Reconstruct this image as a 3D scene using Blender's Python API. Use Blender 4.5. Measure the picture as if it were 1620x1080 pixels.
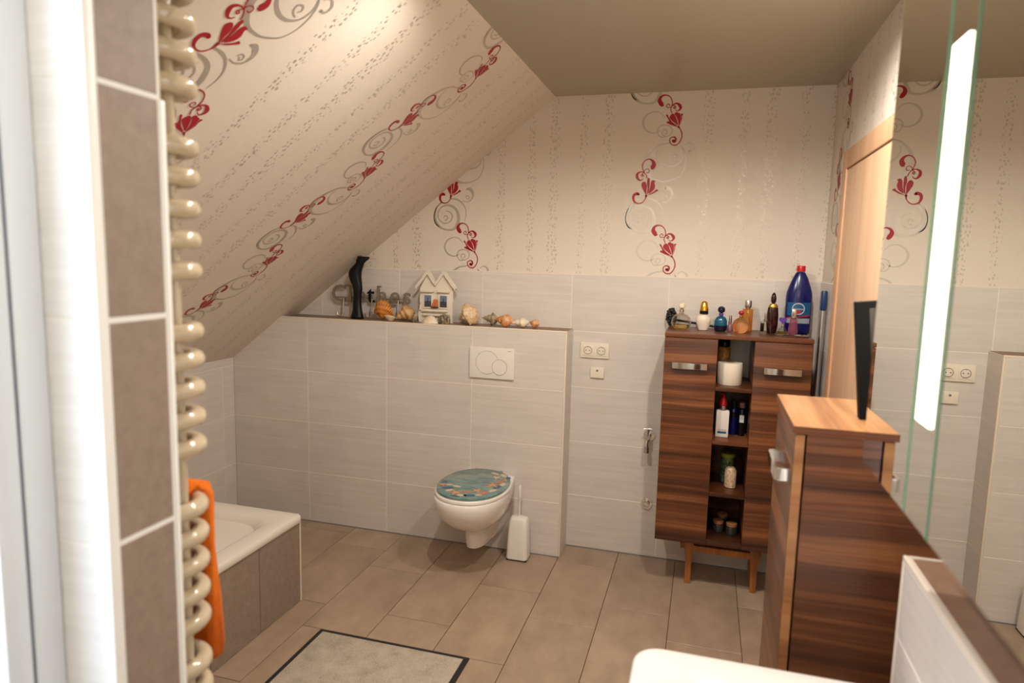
import bpy, bmesh, math, random
from mathutils import Vector, Matrix
random.seed(7)
PI = math.pi

# ------------------------------------------------------------------ scene reset
for o in list(bpy.data.objects):
    bpy.data.objects.remove(o, do_unlink=True)
SC = bpy.context.scene
COL = SC.collection

# ------------------------------------------------------------------ camera
YAW, PITCH, ROLL = 0.2779, -0.1249, 0.0244
fwd = Vector((-math.sin(YAW) * math.cos(PITCH), math.cos(YAW) * math.cos(PITCH), math.sin(PITCH)))
rt0 = Vector((math.cos(YAW), math.sin(YAW), 0.0))
up0 = rt0.cross(fwd)
rt = rt0 * math.cos(ROLL) + up0 * math.sin(ROLL)
up = up0 * math.cos(ROLL) - rt0 * math.sin(ROLL)
cam_d = bpy.data.cameras.new('camera')
cam = bpy.data.objects.new('camera', cam_d)
COL.objects.link(cam)
cam.matrix_world = Matrix(((rt.x, up.x, -fwd.x, 0.6665), (rt.y, up.y, -fwd.y, -3.5241), (rt.z, up.z, -fwd.z, 1.5799), (0, 0, 0, 1)))
cam_d.sensor_width = 36.0
cam_d.lens = 1064.9 / 1620 * 36
cam_d.clip_start = 0.02
cam_d.dof.use_dof = True
cam_d.dof.focus_distance = 3.4
cam_d.dof.aperture_fstop = 3.0
SC.camera = cam

# ------------------------------------------------------------------ world, daylight, exposure
W = bpy.data.worlds.new('World')
SC.world = W
W.use_nodes = True
W.node_tree.nodes['Background'].inputs[0].default_value = (0.62, 0.76, 1.0, 1)
W.node_tree.nodes['Background'].inputs[1].default_value = 3.0

def area_light(name, loc, direction, sx, sy, power, col):
    l = bpy.data.lights.new(name, 'AREA')
    l.shape = 'RECTANGLE'; l.size = sx; l.size_y = sy; l.energy = power; l.color = col
    o = bpy.data.objects.new(name, l)
    COL.objects.link(o)
    o.location = loc
    o.rotation_euler = Vector(direction).to_track_quat('-Z', 'Y').to_euler()
    return o
# daylight entering through the window beside the camera
area_light('window_daylight', (-0.25, -3.40, 1.50), (1, 0, -0.12), 1.15, 0.95, 8.5, (0.86, 0.93, 1.0))

SC.view_settings.view_transform = 'Standard'
SC.view_settings.look = 'None'
SC.view_settings.gamma = 1
SC.view_settings.use_curve_mapping = False
SC.view_settings.exposure = 0.36

# ------------------------------------------------------------------ helpers: objects
def tag(o, label=None, cat=None, group=None, kind=None):
    if label: o['label'] = label
    if cat: o['category'] = cat
    if group: o['group'] = group
    if kind: o['kind'] = kind
    return o

def empty(name, loc=(0, 0, 0), rz=0.0):
    o = bpy.data.objects.new(name, None)
    o.empty_display_size = 0.05
    COL.objects.link(o)
    o.location = loc
    o.rotation_euler = (0, 0, rz)
    return o

def link_mesh(name, me, parent=None, loc=None):
    o = bpy.data.objects.new(name, me)
    COL.objects.link(o)
    if parent is not None: o.parent = parent
    if loc is not None: o.location = loc
    return o

def build(name, bm, mat, parent=None, loc=None, smooth=False):
    me = bpy.data.meshes.new(name)
    bmesh.ops.recalc_face_normals(bm, faces=bm.faces)
    bm.to_mesh(me); bm.free()
    if smooth:
        for p in me.polygons: p.use_smooth = True
        if smooth == 'auto':
            try: me.set_sharp_from_angle(angle=math.radians(38))
            except Exception: pass
    if mat is not None: me.materials.append(mat)
    return link_mesh(name, me, parent, loc)

# ------------------------------------------------------------------ helpers: shapes
def add_box(bm, x0, x1, y0, y1, z0, z1, bevel=0.0, seg=2):
    vs = [bm.verts.new(p) for p in ((x0, y0, z0), (x1, y0, z0), (x1, y1, z0), (x0, y1, z0), (x0, y0, z1), (x1, y0, z1), (x1, y1, z1), (x0, y1, z1))]
    fs = [bm.faces.new([vs[i] for i in q]) for q in ((0, 3, 2, 1), (4, 5, 6, 7), (0, 1, 5, 4), (1, 2, 6, 5), (2, 3, 7, 6), (3, 0, 4, 7))]
    if bevel > 0:
        es = list({e for f in fs for e in f.edges})
        bmesh.ops.bevel(bm, geom=es, offset=bevel, segments=seg, profile=0.6, affect='EDGES')

def box(name, x0, x1, y0, y1, z0, z1, mat, parent=None, bevel=0.0, seg=2, smooth=False):
    bm = bmesh.new()
    add_box(bm, min(x0, x1), max(x0, x1), min(y0, y1), max(y0, y1), min(z0, z1), max(z0, z1), bevel, seg)
    return build(name, bm, mat, parent, smooth='auto' if bevel else smooth)

def add_lathe(bm, prof, seg=24, sx=1.0, sy=1.0, cx=0.0, cy=0.0, mod=None):
    rings = []
    for k, (r, z) in enumerate(prof):
        ring = []
        for i in range(seg):
            a = 2 * PI * i / seg
            m = mod(a, k, z) if mod else 1.0
            ring.append(bm.verts.new((cx + max(r, 1e-4) * sx * m * math.cos(a), cy + max(r, 1e-4) * sy * m * math.sin(a), z)))
        rings.append(ring)
    for a, b in zip(rings, rings[1:]):
        for i in range(seg):
            j = (i + 1) % seg
            bm.faces.new((a[i], a[j], b[j], b[i]))
    bm.faces.new(list(reversed(rings[0])))
    bm.faces.new(rings[-1])

def lathe(name, prof, mat, parent=None, loc=None, seg=24, sx=1.0, sy=1.0, cx=0.0, cy=0.0, mod=None, smooth='auto'):
    bm = bmesh.new()
    add_lathe(bm, prof, seg, sx, sy, cx, cy, mod)
    return build(name, bm, mat, parent, loc, smooth=smooth)

def catmull(pts, n=6, closed=False):
    out = []
    N = len(pts)
    rng = range(N if closed else N - 1)
    for i in rng:
        if closed:
            p0, p1, p2, p3 = (pts[(i + k) % N] for k in (-1, 0, 1, 2))
        else:
            p1, p2 = pts[i], pts[i + 1]
            p0 = pts[i - 1] if i > 0 else tuple(2 * a - b for a, b in zip(p1, p2))
            p3 = pts[i + 2] if i + 2 < N else tuple(2 * a - b for a, b in zip(p2, p1))
        for k in range(n):
            t = k / n
            out.append(tuple(0.5 * (2 * b + (c - a) * t + (2 * a - 5 * b + 4 * c - d) * t * t + (3 * b - a - 3 * c + d) * t ** 3) for a, b, c, d in zip(p0, p1, p2, p3)))
    if not closed: out.append(tuple(pts[-1]))
    return out

def add_tube(bm, pts, rad, seg=10, closed=False):
    P = [Vector(p) for p in pts]
    N = len(P)
    R = rad if isinstance(rad, (list, tuple)) else [rad] * N
    rings = []
    prev = None
    for i, p in enumerate(P):
        a = P[(i - 1) % N] if (closed or i > 0) else p
        b = P[(i + 1) % N] if (closed or i < N - 1) else p
        t = (b - a).normalized()
        if prev is None:
            h = Vector((0, 0, 1)) if abs(t.z) < 0.9 else Vector((1, 0, 0))
            n1 = t.cross(h).normalized()
        else:
            n1 = (prev - t * prev.dot(t)).normalized()
        prev = n1
        n2 = t.cross(n1)
        rings.append([bm.verts.new(p + (n1 * math.cos(2 * PI * k / seg) + n2 * math.sin(2 * PI * k / seg)) * R[i]) for k in range(seg)])
    m = N if closed else N - 1
    for i in range(m):
        a, b = rings[i], rings[(i + 1) % N]
        for k in range(seg):
            j = (k + 1) % seg
            bm.faces.new((a[k], a[j], b[j], b[k]))
    if not closed:
        bm.faces.new(list(reversed(rings[0]))); bm.faces.new(rings[-1])

def tube(name, pts, rad, mat, parent=None, seg=10, closed=False, loc=None):
    bm = bmesh.new(); add_tube(bm, pts, rad, seg, closed)
    return build(name, bm, mat, parent, loc, smooth='auto')

def add_prism(bm, poly, a0, a1, frame):
    """poly of (u, v); frame(u, v, n) -> world point; from n = a0 to a1"""
    lo = [bm.verts.new(frame(u, v, a0)) for u, v in poly]
    hi = [bm.verts.new(frame(u, v, a1)) for u, v in poly]
    n = len(poly)
    bm.faces.new(list(reversed(lo))); bm.faces.new(hi)
    for i in range(n):
        j = (i + 1) % n
        bm.faces.new((lo[i], lo[j], hi[j], hi[i]))

def prism(name, poly, a0, a1, frame, mat, parent=None, bevel=0.0, loc=None):
    bm = bmesh.new(); add_prism(bm, poly, a0, a1, frame)
    if bevel > 0:
        bmesh.ops.bevel(bm, geom=list(bm.edges), offset=bevel, segments=2, affect='EDGES')
    return build(name, bm, mat, parent, loc, smooth='auto' if bevel else False)

def add_loft(bm, sections, cap0=True, cap1=True):
    rings = [[bm.verts.new(p) for p in s] for s in sections]
    n = len(rings[0])
    for a, b in zip(rings, rings[1:]):
        for i in range(n):
            j = (i + 1) % n
            bm.faces.new((a[i], a[j], b[j], b[i]))
    if cap0: bm.faces.new(list(reversed(rings[0])))
    if cap1: bm.faces.new(rings[-1])

# ------------------------------------------------------------------ helpers: materials
def srgb(r, g, b):
    f = lambda c: (c / 255 / 12.92) if c / 255 <= 0.04045 else ((c / 255 + 0.055) / 1.055) ** 2.4
    return (f(r), f(g), f(b), 1.0)

class NT:
    def __init__(s, name):
        s.m = bpy.data.materials.new(name); s.m.use_nodes = True
        s.t = s.m.node_tree; s.b = s.t.nodes['Principled BSDF']
        s.out = s.t.nodes['Material Output']
    def n(s, t, **kw):
        nd = s.t.nodes.new(t)
        for k, v in kw.items(): setattr(nd, k, v)
        return nd
    def l(s, a, b): s.t.links.new(a, b)
    def math(s, op, a, b=None, c=None):
        nd = s.n('ShaderNodeMath', operation=op)
        for i, v in enumerate((a, b, c)):
            if v is None: continue
            if isinstance(v, (int, float)): nd.inputs[i].default_value = v
            else: s.l(v, nd.inputs[i])
        return nd.outputs[0]
    def ramp(s, fac, stops):
        r = s.n('ShaderNodeValToRGB')
        e = r.color_ramp.elements
        while len(e) < len(stops): e.new(0.5)
        for i, (p, c) in enumerate(stops):
            e[i].position = p; e[i].color = c if len(c) == 4 else (*c, 1)
        s.l(fac, r.inputs[0]); return r.outputs[0]
    def noise(s, vec, scale, detail=4, rough=0.55):
        nd = s.n('ShaderNodeTexNoise')
        nd.inputs['Scale'].default_value = scale; nd.inputs['Detail'].default_value = detail; nd.inputs['Roughness'].default_value = rough
        if vec is not None: s.l(vec, nd.inputs['Vector'])
        return nd
    def mapping(s, vec, scale=(1, 1, 1), loc=(0, 0, 0)):
        nd = s.n('ShaderNodeMapping'); nd.inputs['Scale'].default_value = scale; nd.inputs['Location'].default_value = loc
        s.l(vec, nd.inputs['Vector']); return nd.outputs[0]
    def mix(s, fac, a, b, mode='MIX'):
        nd = s.n('ShaderNodeMix', data_type='RGBA', blend_type=mode)
        for i, v in ((0, fac), (6, a), (7, b)):
            if isinstance(v, (int, float)): nd.inputs[i].default_value = v
            elif isinstance(v, tuple): nd.inputs[i].default_value = v
            else: s.l(v, nd.inputs[i])
        return nd.outputs[2]
    def bump(s, h, strength=0.2, dist=0.002):
        nd = s.n('ShaderNodeBump'); nd.inputs['Strength'].default_value = strength; nd.inputs['Distance'].default_value = dist
        s.l(h, nd.inputs['Height']); s.l(nd.outputs[0], s.b.inputs['Normal'])
    def pos(s):
        g = s.n('ShaderNodeNewGeometry'); return g.outputs['Position']
    def rpos(s, amt=7.0):
        """world position shifted by a random amount for each piece"""
        oi = s.n('ShaderNodeObjectInfo')
        v = s.n('ShaderNodeVectorMath', operation='MULTIPLY_ADD')
        c = s.n('ShaderNodeCombineXYZ')
        for i in range(3): s.l(oi.outputs['Random'], c.inputs[i])
        s.l(c.outputs[0], v.inputs[0]); v.inputs[1].default_value = (amt, amt * 1.7, amt * 0.6)
        s.l(s.pos(), v.inputs[2]); return v.outputs[0], oi.outputs['Random']
    def set(s, **kw):
        for k, v in kw.items():
            i = s.b.inputs[k.replace('_', ' ')]
            if isinstance(v, (int, float, tuple)): i.default_value = v
            else: s.l(v, i)
        return s.m

def plain(name, col, rough=0.5, metal=0.0, **kw):
    n = NT(name)
    # a trace of wear so that no surface is perfectly even
    ns = n.noise(n.pos(), 35, 3)
    r = n.math('MULTIPLY_ADD', ns.outputs[0], 0.10, rough - 0.05)
    n.set(Base_Color=col, Roughness=r, Metallic=metal)
    for k, v in kw.items(): n.b.inputs[k.replace('_', ' ')].default_value = v
    return n.m

def glassy(name, col, rough=0.03, ior=1.45, trans=1.0):
    n = NT(name)
    return n.set(Base_Color=col, Roughness=rough, Transmission_Weight=trans, IOR=ior)

def emitter(name, col, strength):
    n = NT(name)
    return n.set(Base_Color=(0, 0, 0, 1), Emission_Color=col, Emission_Strength=strength)

def tile_mat(name, c0, c1, rough=0.3, streak=(2.5, 2.5, 70), var=0.06, bumpd=0.0006, coarse=6.0):
    n = NT(name)
    p, rnd = n.rpos()
    a = n.noise(n.mapping(p, streak), 1.0, 5, 0.6)
    b = n.noise(p, coarse, 4, 0.6)
    f = n.math('ADD', n.math('MULTIPLY', a.outputs[0], 0.65), n.math('MULTIPLY', b.outputs[0], 0.35))
    col = n.ramp(f, [(0.30, c0), (0.70, c1)])
    v = n.math('MULTIPLY_ADD', rnd, var, 1.0 - var / 2)
    hs = n.n('ShaderNodeHueSaturation'); n.l(col, hs.inputs['Color']); n.l(v, hs.inputs['Value'])
    n.set(Base_Color=hs.outputs[0], Roughness=rough)
    n.bump(f, 0.35, bumpd)
    return n.m

def wood_mat(name, dark, mid, light, rough=0.32, axis='z', scale=1.0, per_piece=True):
    n = NT(name)
    p = n.rpos(3.0)[0] if per_piece else n.pos()
    lo, hi = 0.45, 15 * scale
    S = {'z': (lo, lo, hi), 'x': (hi, lo, lo), 'y': (lo, hi, lo)}[axis]
    S2 = {'z': (3, 3, 120 * scale), 'x': (120 * scale, 3, 3), 'y': (3, 120 * scale, 3)}[axis]
    wob = n.noise(p, 2.5, 2)
    a = n.n('ShaderNodeVectorMath', operation='MULTIPLY_ADD')
    n.l(wob.outputs[1], a.inputs[0]); a.inputs[1].default_value = (0.02, 0.02, 0.02); n.l(p, a.inputs[2])
    b = n.noise(n.mapping(a.outputs[0], S), 1.0, 5, 0.62)
    f = n.noise(n.mapping(a.outputs[0], S2), 1.0, 3, 0.6)
    v = n.math('ADD', n.math('MULTIPLY', b.outputs[0], 0.8), n.math('MULTIPLY', f.outputs[0], 0.2))
    col = n.ramp(v, [(0.33, dark), (0.50, mid), (0.60, tuple((x + y) / 2 for x, y in zip(mid, light))), (0.70, light)])
    n.set(Base_Color=col, Roughness=rough)
    n.bump(f.outputs[0], 0.12, 0.0006)
    return n.m

M = {}
M['tile'] = tile_mat('wall_tile_greige', srgb(204, 195, 186), srgb(221, 213, 205), 0.28)
M['taupe_tile'] = tile_mat('taupe_stone_tile', srgb(132, 114, 99), srgb(154, 135, 118), 0.5, (40, 40, 40), 0.05, 0.0004, 90)
M['brown_tile'] = tile_mat('brown_ledge_tile', srgb(118, 88, 66), srgb(140, 108, 84), 0.45, (40, 40, 40), 0.05, 0.0004, 90)
M['white_tile'] = tile_mat('white_reveal_tile', srgb(225, 224, 220), srgb(238, 238, 235), 0.25)
M['floor_tile'] = tile_mat('beige_slate_floor_tile', srgb(146, 124, 103), srgb(178, 154, 131), 0.36, (9, 5, 9), 0.07, 0.0012, 3.2)
M['grout_light'] = plain('light_grout', srgb(234, 225, 213), 0.8)
M['grout_white'] = plain('white_grout', srgb(236, 232, 224), 0.8)
M['grout_floor'] = plain('brown_floor_grout', srgb(112, 84, 62), 0.9)
M['silicone'] = plain('grey_silicone_joint', srgb(128, 124, 122), 0.6)
M['trim_white'] = plain('white_plastic_trim', srgb(238, 235, 228), 0.35)
M['trim_cream'] = plain('cream_tile_trim', srgb(226, 212, 194), 0.35)
M['plaster'] = plain('off_white_plaster', srgb(222, 210, 192), 0.9)
M['ceiling'] = NT('taupe_satin_stretch_ceiling').set(Base_Color=srgb(168, 158, 137), Roughness=0.27)
M['ceiling'].node_tree.nodes['Principled BSDF'].inputs['Specular IOR Level'].default_value = 0.6
M['porcelain'] = plain('white_porcelain', srgb(236, 230, 222), 0.12)
M['acrylic'] = plain('white_acrylic', srgb(232, 224, 212), 0.15)
M['plastic_white'] = plain('white_plastic', srgb(232, 226, 216), 0.3)
M['chrome'] = plain('polished_chrome', (0.72, 0.72, 0.72, 1), 0.12, 1.0)
M['steel'] = plain('brushed_steel', (0.55, 0.54, 0.53, 1), 0.3, 1.0)
M['black'] = plain('black_gloss', (0.004, 0.004, 0.005, 1), 0.30, Specular_IOR_Level=0.3)
M['black_matte'] = plain('black_matte', (0.012, 0.011, 0.012, 1), 0.6)
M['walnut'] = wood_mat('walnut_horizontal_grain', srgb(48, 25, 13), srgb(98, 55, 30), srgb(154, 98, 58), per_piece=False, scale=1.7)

M['walnut_lit_top'] = wood_mat('walnut_lit_top_grain', srgb(116, 76, 48), srgb(168, 118, 78), srgb(210, 162, 114), axis='x', scale=0.8, per_piece=False)  # paler copy of the walnut: light on the narrow cabinet's top painted in
M['walnut_lit_edge'] = wood_mat('walnut_sunlit_edge', srgb(128, 82, 48), srgb(164, 110, 66), srgb(190, 138, 88), per_piece=False)  # walnut lightened towards orange, sunlight on the door edge put into the colour
M['stool_wood'] = wood_mat('orange_oak', srgb(120, 72, 28), srgb(160, 100, 44), srgb(190, 128, 66), axis='x', scale=1.5)
M['door_wood'] = wood_mat('pale_beech_door', srgb(208, 166, 130), srgb(218, 178, 142), srgb(226, 190, 156), axis='y', scale=1.2, per_piece=False, rough=0.45)
M['cream_enamel'] = plain('cream_enamel_tube', srgb(196, 178, 150), 0.12)
M['mirror'] = plain('mirror_silver', (0.88, 0.90, 0.88, 1), 0.0, 1.0)
M['mirror'].node_tree.nodes['Principled BSDF'].inputs['Roughness'].default_value = 0.0
for lk in list(M['mirror'].node_tree.links):
    if lk.to_socket.name == 'Roughness': M['mirror'].node_tree.links.remove(lk)
M['glass_edge'] = plain('green_glass_edge', srgb(96, 140, 108), 0.1)
M['strip_glow'] = emitter('warm_white_light_strip', (1.0, 0.90, 0.70, 1), 5)
M['assumed_side_glow'] = emitter('warm_assumed_side_lamp', (1.0, 0.86, 0.64, 1), 18)  # glow of the unseen, assumed lamp on the mirror cabinet's far side
M['gold'] = plain('gold_cap', (0.75, 0.42, 0.06, 1), 0.2, 1.0)
M['silver'] = plain('silver_cap', (0.7, 0.68, 0.66, 1), 0.22, 1.0)
M['towel'] = None

def wallpaper():
    n = NT('cream_wallpaper_with_dot_bands')
    uv = n.n('ShaderNodeUVMap').outputs[0]
    sp = n.n('ShaderNodeSeparateXYZ'); n.l(uv, sp.inputs[0])
    m = n.math('FLOORED_MODULO', sp.outputs[0], 1.058)
    dens = None
    for b, w in ((0.145, 0.030), (0.315, 0.026), (0.437, 0.036), (0.585, 0.026), (0.715, 0.032)):
        d = n.math('ABSOLUTE', n.math('SUBTRACT', m, b))
        k = n.math('SUBTRACT', 1.0, n.math('DIVIDE', d, w))
        dens = k if dens is None else n.math('MAXIMUM', dens, k)
    vo = n.n('ShaderNodeTexVoronoi', voronoi_dimensions='2D'); vo.inputs['Scale'].default_value = 68
    vo.inputs['Randomness'].default_value = 0.9
    n.l(n.mapping(uv, (1.0, 0.7, 1)), vo.inputs['Vector'])
    sc = n.n('ShaderNodeSeparateColor'); n.l(vo.outputs['Color'], sc.inputs[0])
    r = n.math('MULTIPLY_ADD', sc.outputs[1], 0.22, 0.13)
    dot = n.math('LESS_THAN', vo.outputs['Distance'], r)
    on = n.math('LESS_THAN', sc.outputs[0], n.math('MULTIPLY', dens, 1.6))
    mask = n.math('MULTIPLY', dot, on)
    weave = n.noise(n.mapping(uv, (160, 900, 1)), 1.0, 2)
    tone = n.noise(n.mapping(uv, (60, 400, 1)), 1.0, 3)
    base = n.mix(tone.outputs[0], srgb(217, 205, 189), srgb(228, 217, 202))
    n.set(Base_Color=n.mix(mask, base, (0.57, 0.51, 0.43, 1)),
          Roughness=n.math('MULTIPLY_ADD', mask, -0.18, 0.68), Metallic=n.math('MULTIPLY', mask, 0.6))
    n.bump(weave.outputs[0], 0.25, 0.0006)
    return n.m
M['wallpaper'] = wallpaper()
M['print_red'] = plain('red_wallpaper_print', srgb(164, 12, 34), 0.42)
M['print_grey'] = plain('silver_wallpaper_print', (0.56, 0.51, 0.44, 1), 0.50, 0.65)

MOTIF_RED = [
    [(-76.6, 106, 4.9), (-84.2, 108.4, 18.6), (-96.5, 126.7, 18.6), (-91, 145.7, 10.8), (-71.6, 153.9, 5.9), (-49, 146.2, 4.4), (-36.1, 124, 4.4), (-35.9, 101.6, 4.4), (-40.9, 84.1, 3.9), (-34.1, 65.8, 3.9)],
    [(-35.9, 100.7, 3.9), (-25, 109.8, 4.9), (-9.4, 111, 8.8), (4, 98.8, 13.7), (5.6, 86.4, 9.8), (-7.1, 75.7, 3.9), (-20.1, 82, 2.9)],
    [(-35.8, 99.7, 3.4), (-27.1, 103.3, 3.9), (-18, 96.9, 4.4), (-21, 88.4, 4.4), (-28, 91.3, 3.9), (-24.3, 95.9, 4.4)],
    [(-40.6, 96.6, 2.9), (-45.4, 94, 3.4), (-57.2, 93.9, 3.4), (-62.6, 102.3, 3.4), (-54.6, 111.3, 3.4), (-47, 106.5, 3.4), (-49.6, 100.5, 3.9)],
    [(0.3, 0.1, 8.8), (8.2, -9.7, 4.4), (16.4, -24.5, 4.9), (19.9, -44.4, 4.9), (15, -64.6, 4.9), (3.2, -82.5, 4.9), (-14.7, -89.1, 4.9), (-32.5, -81, 4.4), (-38.8, -63.6, 4.4), (-31.5, -51.8, 4.4), (-16.8, -49.4, 6.4), (-8.9, -59.2, 8.8), (-13.2, -70.9, 10.8), (-21.3, -67.1, 12.7)],
    [(-121.5, 434.4, 4.9), (-117.8, 438.3, 19.6), (-110.2, 453.8, 19.6), (-115.5, 470.9, 11.8), (-134.7, 481.9, 5.9), (-156.5, 473, 4.4), (-167.2, 448.7, 4.4), (-159, 421.6, 3.9), (-145.7, 404.3, 3.9), (-140, 387.1, 3.9)],
    [(-156.2, 416.7, 3.9), (-173.7, 419.3, 5.4), (-189.7, 409.6, 10.8), (-189.9, 392.4, 12.7), (-178.3, 378.5, 6.9), (-165.9, 379.9, 3.9), (-159.8, 387.2, 2.9)],
    [(-156.2, 416.7, 3.4), (-163.4, 410.4, 3.4), (-169.6, 404.5, 3.9), (-165.2, 397.1, 3.9), (-159, 401.5, 3.9), (-163.6, 405.4, 4.4)],
    [(-157.8, 419.1, 3.4), (-149.5, 431.3, 3.4), (-137.2, 432.6, 3.4), (-131.4, 423.8, 3.4), (-136.4, 414.5, 3.4), (-145.3, 416.6, 3.4)],
    [(-140.8, 301.8, 10.8), (-144.4, 284.5, 4.4), (-159, 267.1, 4.4), (-178.8, 262.1, 4.9), (-196.7, 269.6, 7.8), (-205, 288, 11.8), (-200.8, 305.4, 12.7), (-187.1, 311.3, 13.7), (-179.9, 308.3, 11.8)],
]
MOTIF_PETALS = [
    [(-59, 22.3), (-50.4, 28), (-37.7, 20.8), (-17.4, 9.7), (-1.1, -0.9), (-19.5, 3.7), (-39.7, 11.7), (-52.3, 17.5)],
    [(-62.8, 57.3), (-54.4, 58.5), (-48.9, 46.6), (-40.9, 35.7), (-26.8, 19.5), (-4.8, 5), (-24.9, 12), (-42.7, 22.7), (-51.5, 40.5)],
    [(-44.9, 46.6), (-36.8, 60.8), (-27.5, 62.9), (-17.1, 52.2), (-7.6, 29.9), (-1.5, 7.6), (-17.8, 18.7), (-35.9, 33.3)],
    [(-22.6, 63), (-9.8, 71.2), (-4.6, 66.3), (5.3, 63.5), (10.1, 47.7), (9.3, 25.3), (3.1, 3.7), (-2.6, 27.5), (-11, 47.3)],
    [(21.1, 61.8), (9.4, 60.6), (12.1, 47.7), (12.1, 37.8), (10.9, 22.8), (5.7, 1.7), (10.3, 15.3), (15.7, 33.9), (15.8, 50.3)],
    [(-141, 305.3), (-158.1, 331.5), (-167, 351.3), (-164.7, 364.6), (-154, 370.9), (-144.8, 364.5), (-139.1, 348.7), (-139.9, 324)],
    [(-137.6, 308.2), (-135.1, 338.8), (-139.8, 363.4), (-137, 387), (-130.2, 388.9), (-126.9, 382), (-126, 363.4), (-126.4, 341.2), (-131.1, 316.6)],
    [(-130.9, 311.7), (-123, 343.7), (-120.3, 368.2), (-110.9, 378), (-97.8, 373), (-103.4, 365.7), (-98.6, 348.5), (-103.7, 331.3), (-115.4, 319)],
    [(-135.9, 303.3), (-114.2, 315.1), (-99.9, 324.9), (-92, 333.7), (-81.8, 326.3), (-94.7, 319), (-111.4, 309.2)],
]
MOTIF_GREY = [
    [(-68.7, 46.2, 2), (-89.7, 69.8, 3.4), (-119.9, 76.3, 3.9), (-153.4, 63.7, 5.9), (-172.2, 36.6, 7.3), (-170.9, 8.8, 6.9), (-153.1, -15.1, 5.9), (-124.9, -26.5, 4.4), (-100.1, -22.4, 3.4), (-85.6, -11.9, 2.5)],
    [(-59, -47, 2.5), (-83.9, -47.2, 3.9), (-100.6, -22.4, 3.9), (-91.3, 2, 4.4), (-66.9, 10.6, 4.4), (-39.3, 3.2, 4.4), (-29.3, -18.1, 3.9), (-37.2, -37.4, 3.4), (-56.6, -45.9, 2.9), (-71.9, -38.3, 3.4), (-77.6, -24.3, 3.9), (-68.2, -12.5, 4.4), (-54.5, -18.7, 3.9), (-56.2, -32.8, 3.4), (-66.2, -31.6, 2.9)],
    [(-2.1, -95.2, 2.9), (-22.8, -75.7, 3.9), (-45, -78.4, 4.9), (-91.8, -88.9, 5.9), (-130.5, -120.6, 8.8), (-151.2, -163.6, 11.8), (-151.1, -196.9, 13.7), (-132.7, -233.2, 12.7), (-102.7, -256.5, 8.8), (-63.1, -265, 5.9), (-28.2, -261, 4.9), (15.5, -241.2, 3.9), (40.4, -199.7, 3.4), (45.3, -154.1, 3.9), (35.8, -114.2, 3.9), (17.3, -89.6, 2.9)],
    [(-95.9, -108.3, 2.9), (-102.4, -128.8, 4.4), (-92.5, -156.4, 6.9), (-66.3, -179.9, 8.8), (-31.9, -190.3, 7.8), (2.5, -183.4, 5.9), (27, -159.8, 4.9), (32.5, -124.3, 4.4), (22.8, -99.5, 3.4)],
    [(34.5, -89.1, 2.9), (55.9, -76.4, 4.4), (80.2, -92.7, 6.9), (76.6, -116.9, 4.9), (58.1, -118.5, 6.9)],
    [(1.9, -170.8, 2.5), (-18.4, -161.4, 3.9), (-24.4, -141.4, 4.4), (-7.5, -133.2, 4.4), (3, -145.5, 3.9), (-6.3, -155.9, 2.9)],
    [(-198.9, 263.6, 4.9), (-222.9, 239.6, 7.8), (-235, 194.4, 8.8), (-225.1, 154.3, 10.8), (-200.2, 129.4, 8.8), (-164.4, 116.8, 5.9), (-122.1, 121.9, 9.8), (-98.9, 155.6, 11.8), (-94.4, 185.5, 12.7), (-106.2, 222.6, 10.8), (-128, 242.4, 8.8), (-163.2, 250.7, 6.9), (-197.7, 238.7, 5.9), (-215.5, 209.6, 5.9), (-212.5, 177, 4.9), (-183.8, 154.7, 4.9), (-153.7, 156, 4.9), (-134.7, 175.2, 4.9), (-132.9, 200.1, 4.4), (-151.7, 216.9, 3.9), (-171.7, 218.8, 2.9)],
    [(-207, 134.4, 2), (-226.3, 146.7, 3.9), (-239.2, 174.3, 3.9), (-237.7, 209.5, 2.9), (-225.5, 239.6, 2)],
    [(-182.6, 182.3, 2.9), (-173.1, 193.9, 4.4), (-160.3, 188.5, 4.4), (-161.6, 173.5, 4.4), (-175.4, 168.8, 3.9)],
    [(-145, 287, 4.9), (-105.1, 281.5, 6.9), (-74.6, 262.3, 5.9), (-54.3, 230.3, 4.4), (-51.6, 195.7, 3.4), (-58.9, 165.9, 2)],
    [(-72.8, 274.6, 2.5), (-50.4, 269.2, 3.4), (-27.3, 276.6, 4.9), (-13.8, 298.2, 7.8), (-16, 321.2, 11.8), (-32, 338.4, 12.7), (-48, 337.4, 5.9)],
    [(-56.5, 291.9, 2.5), (-49.6, 301.7, 3.4), (-37.3, 299.2, 3.4), (-34.3, 288.4, 3.4), (-43.8, 283.5, 2.9), (-47.6, 290.4, 3.4)],
]

# ================================================================== the room shell
H, XR, XL = 2.4086, 1.195, -2.0137
NA, ZT = 0.1683, 1.2095                 # depth and height of the boxed-in wall behind the toilet
S0, S1 = -3.2279, 1.2828                # roof slope: x = S0 + S1 * z
SL = math.hypot(1, S1)
ZK = (XL - S0) / S1                     # height of the knee wall
XH = S0 + S1 * H                        # where the slope meets the flat ceiling
XP, YP0, YP1 = -0.07, -2.854, -2.730    # partition end face and its two faces
YF = -4.6                               # wall behind the camera
T = 0.006

def struct(o): o['kind'] = 'structure'; return o

def set_uv(o, f):
    me = o.data
    uv = me.uv_layers.new(name='UVMap')
    for lp in me.loops:
        uv.data[lp.index].uv = f(me.vertices[lp.vertex_index].co)

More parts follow.
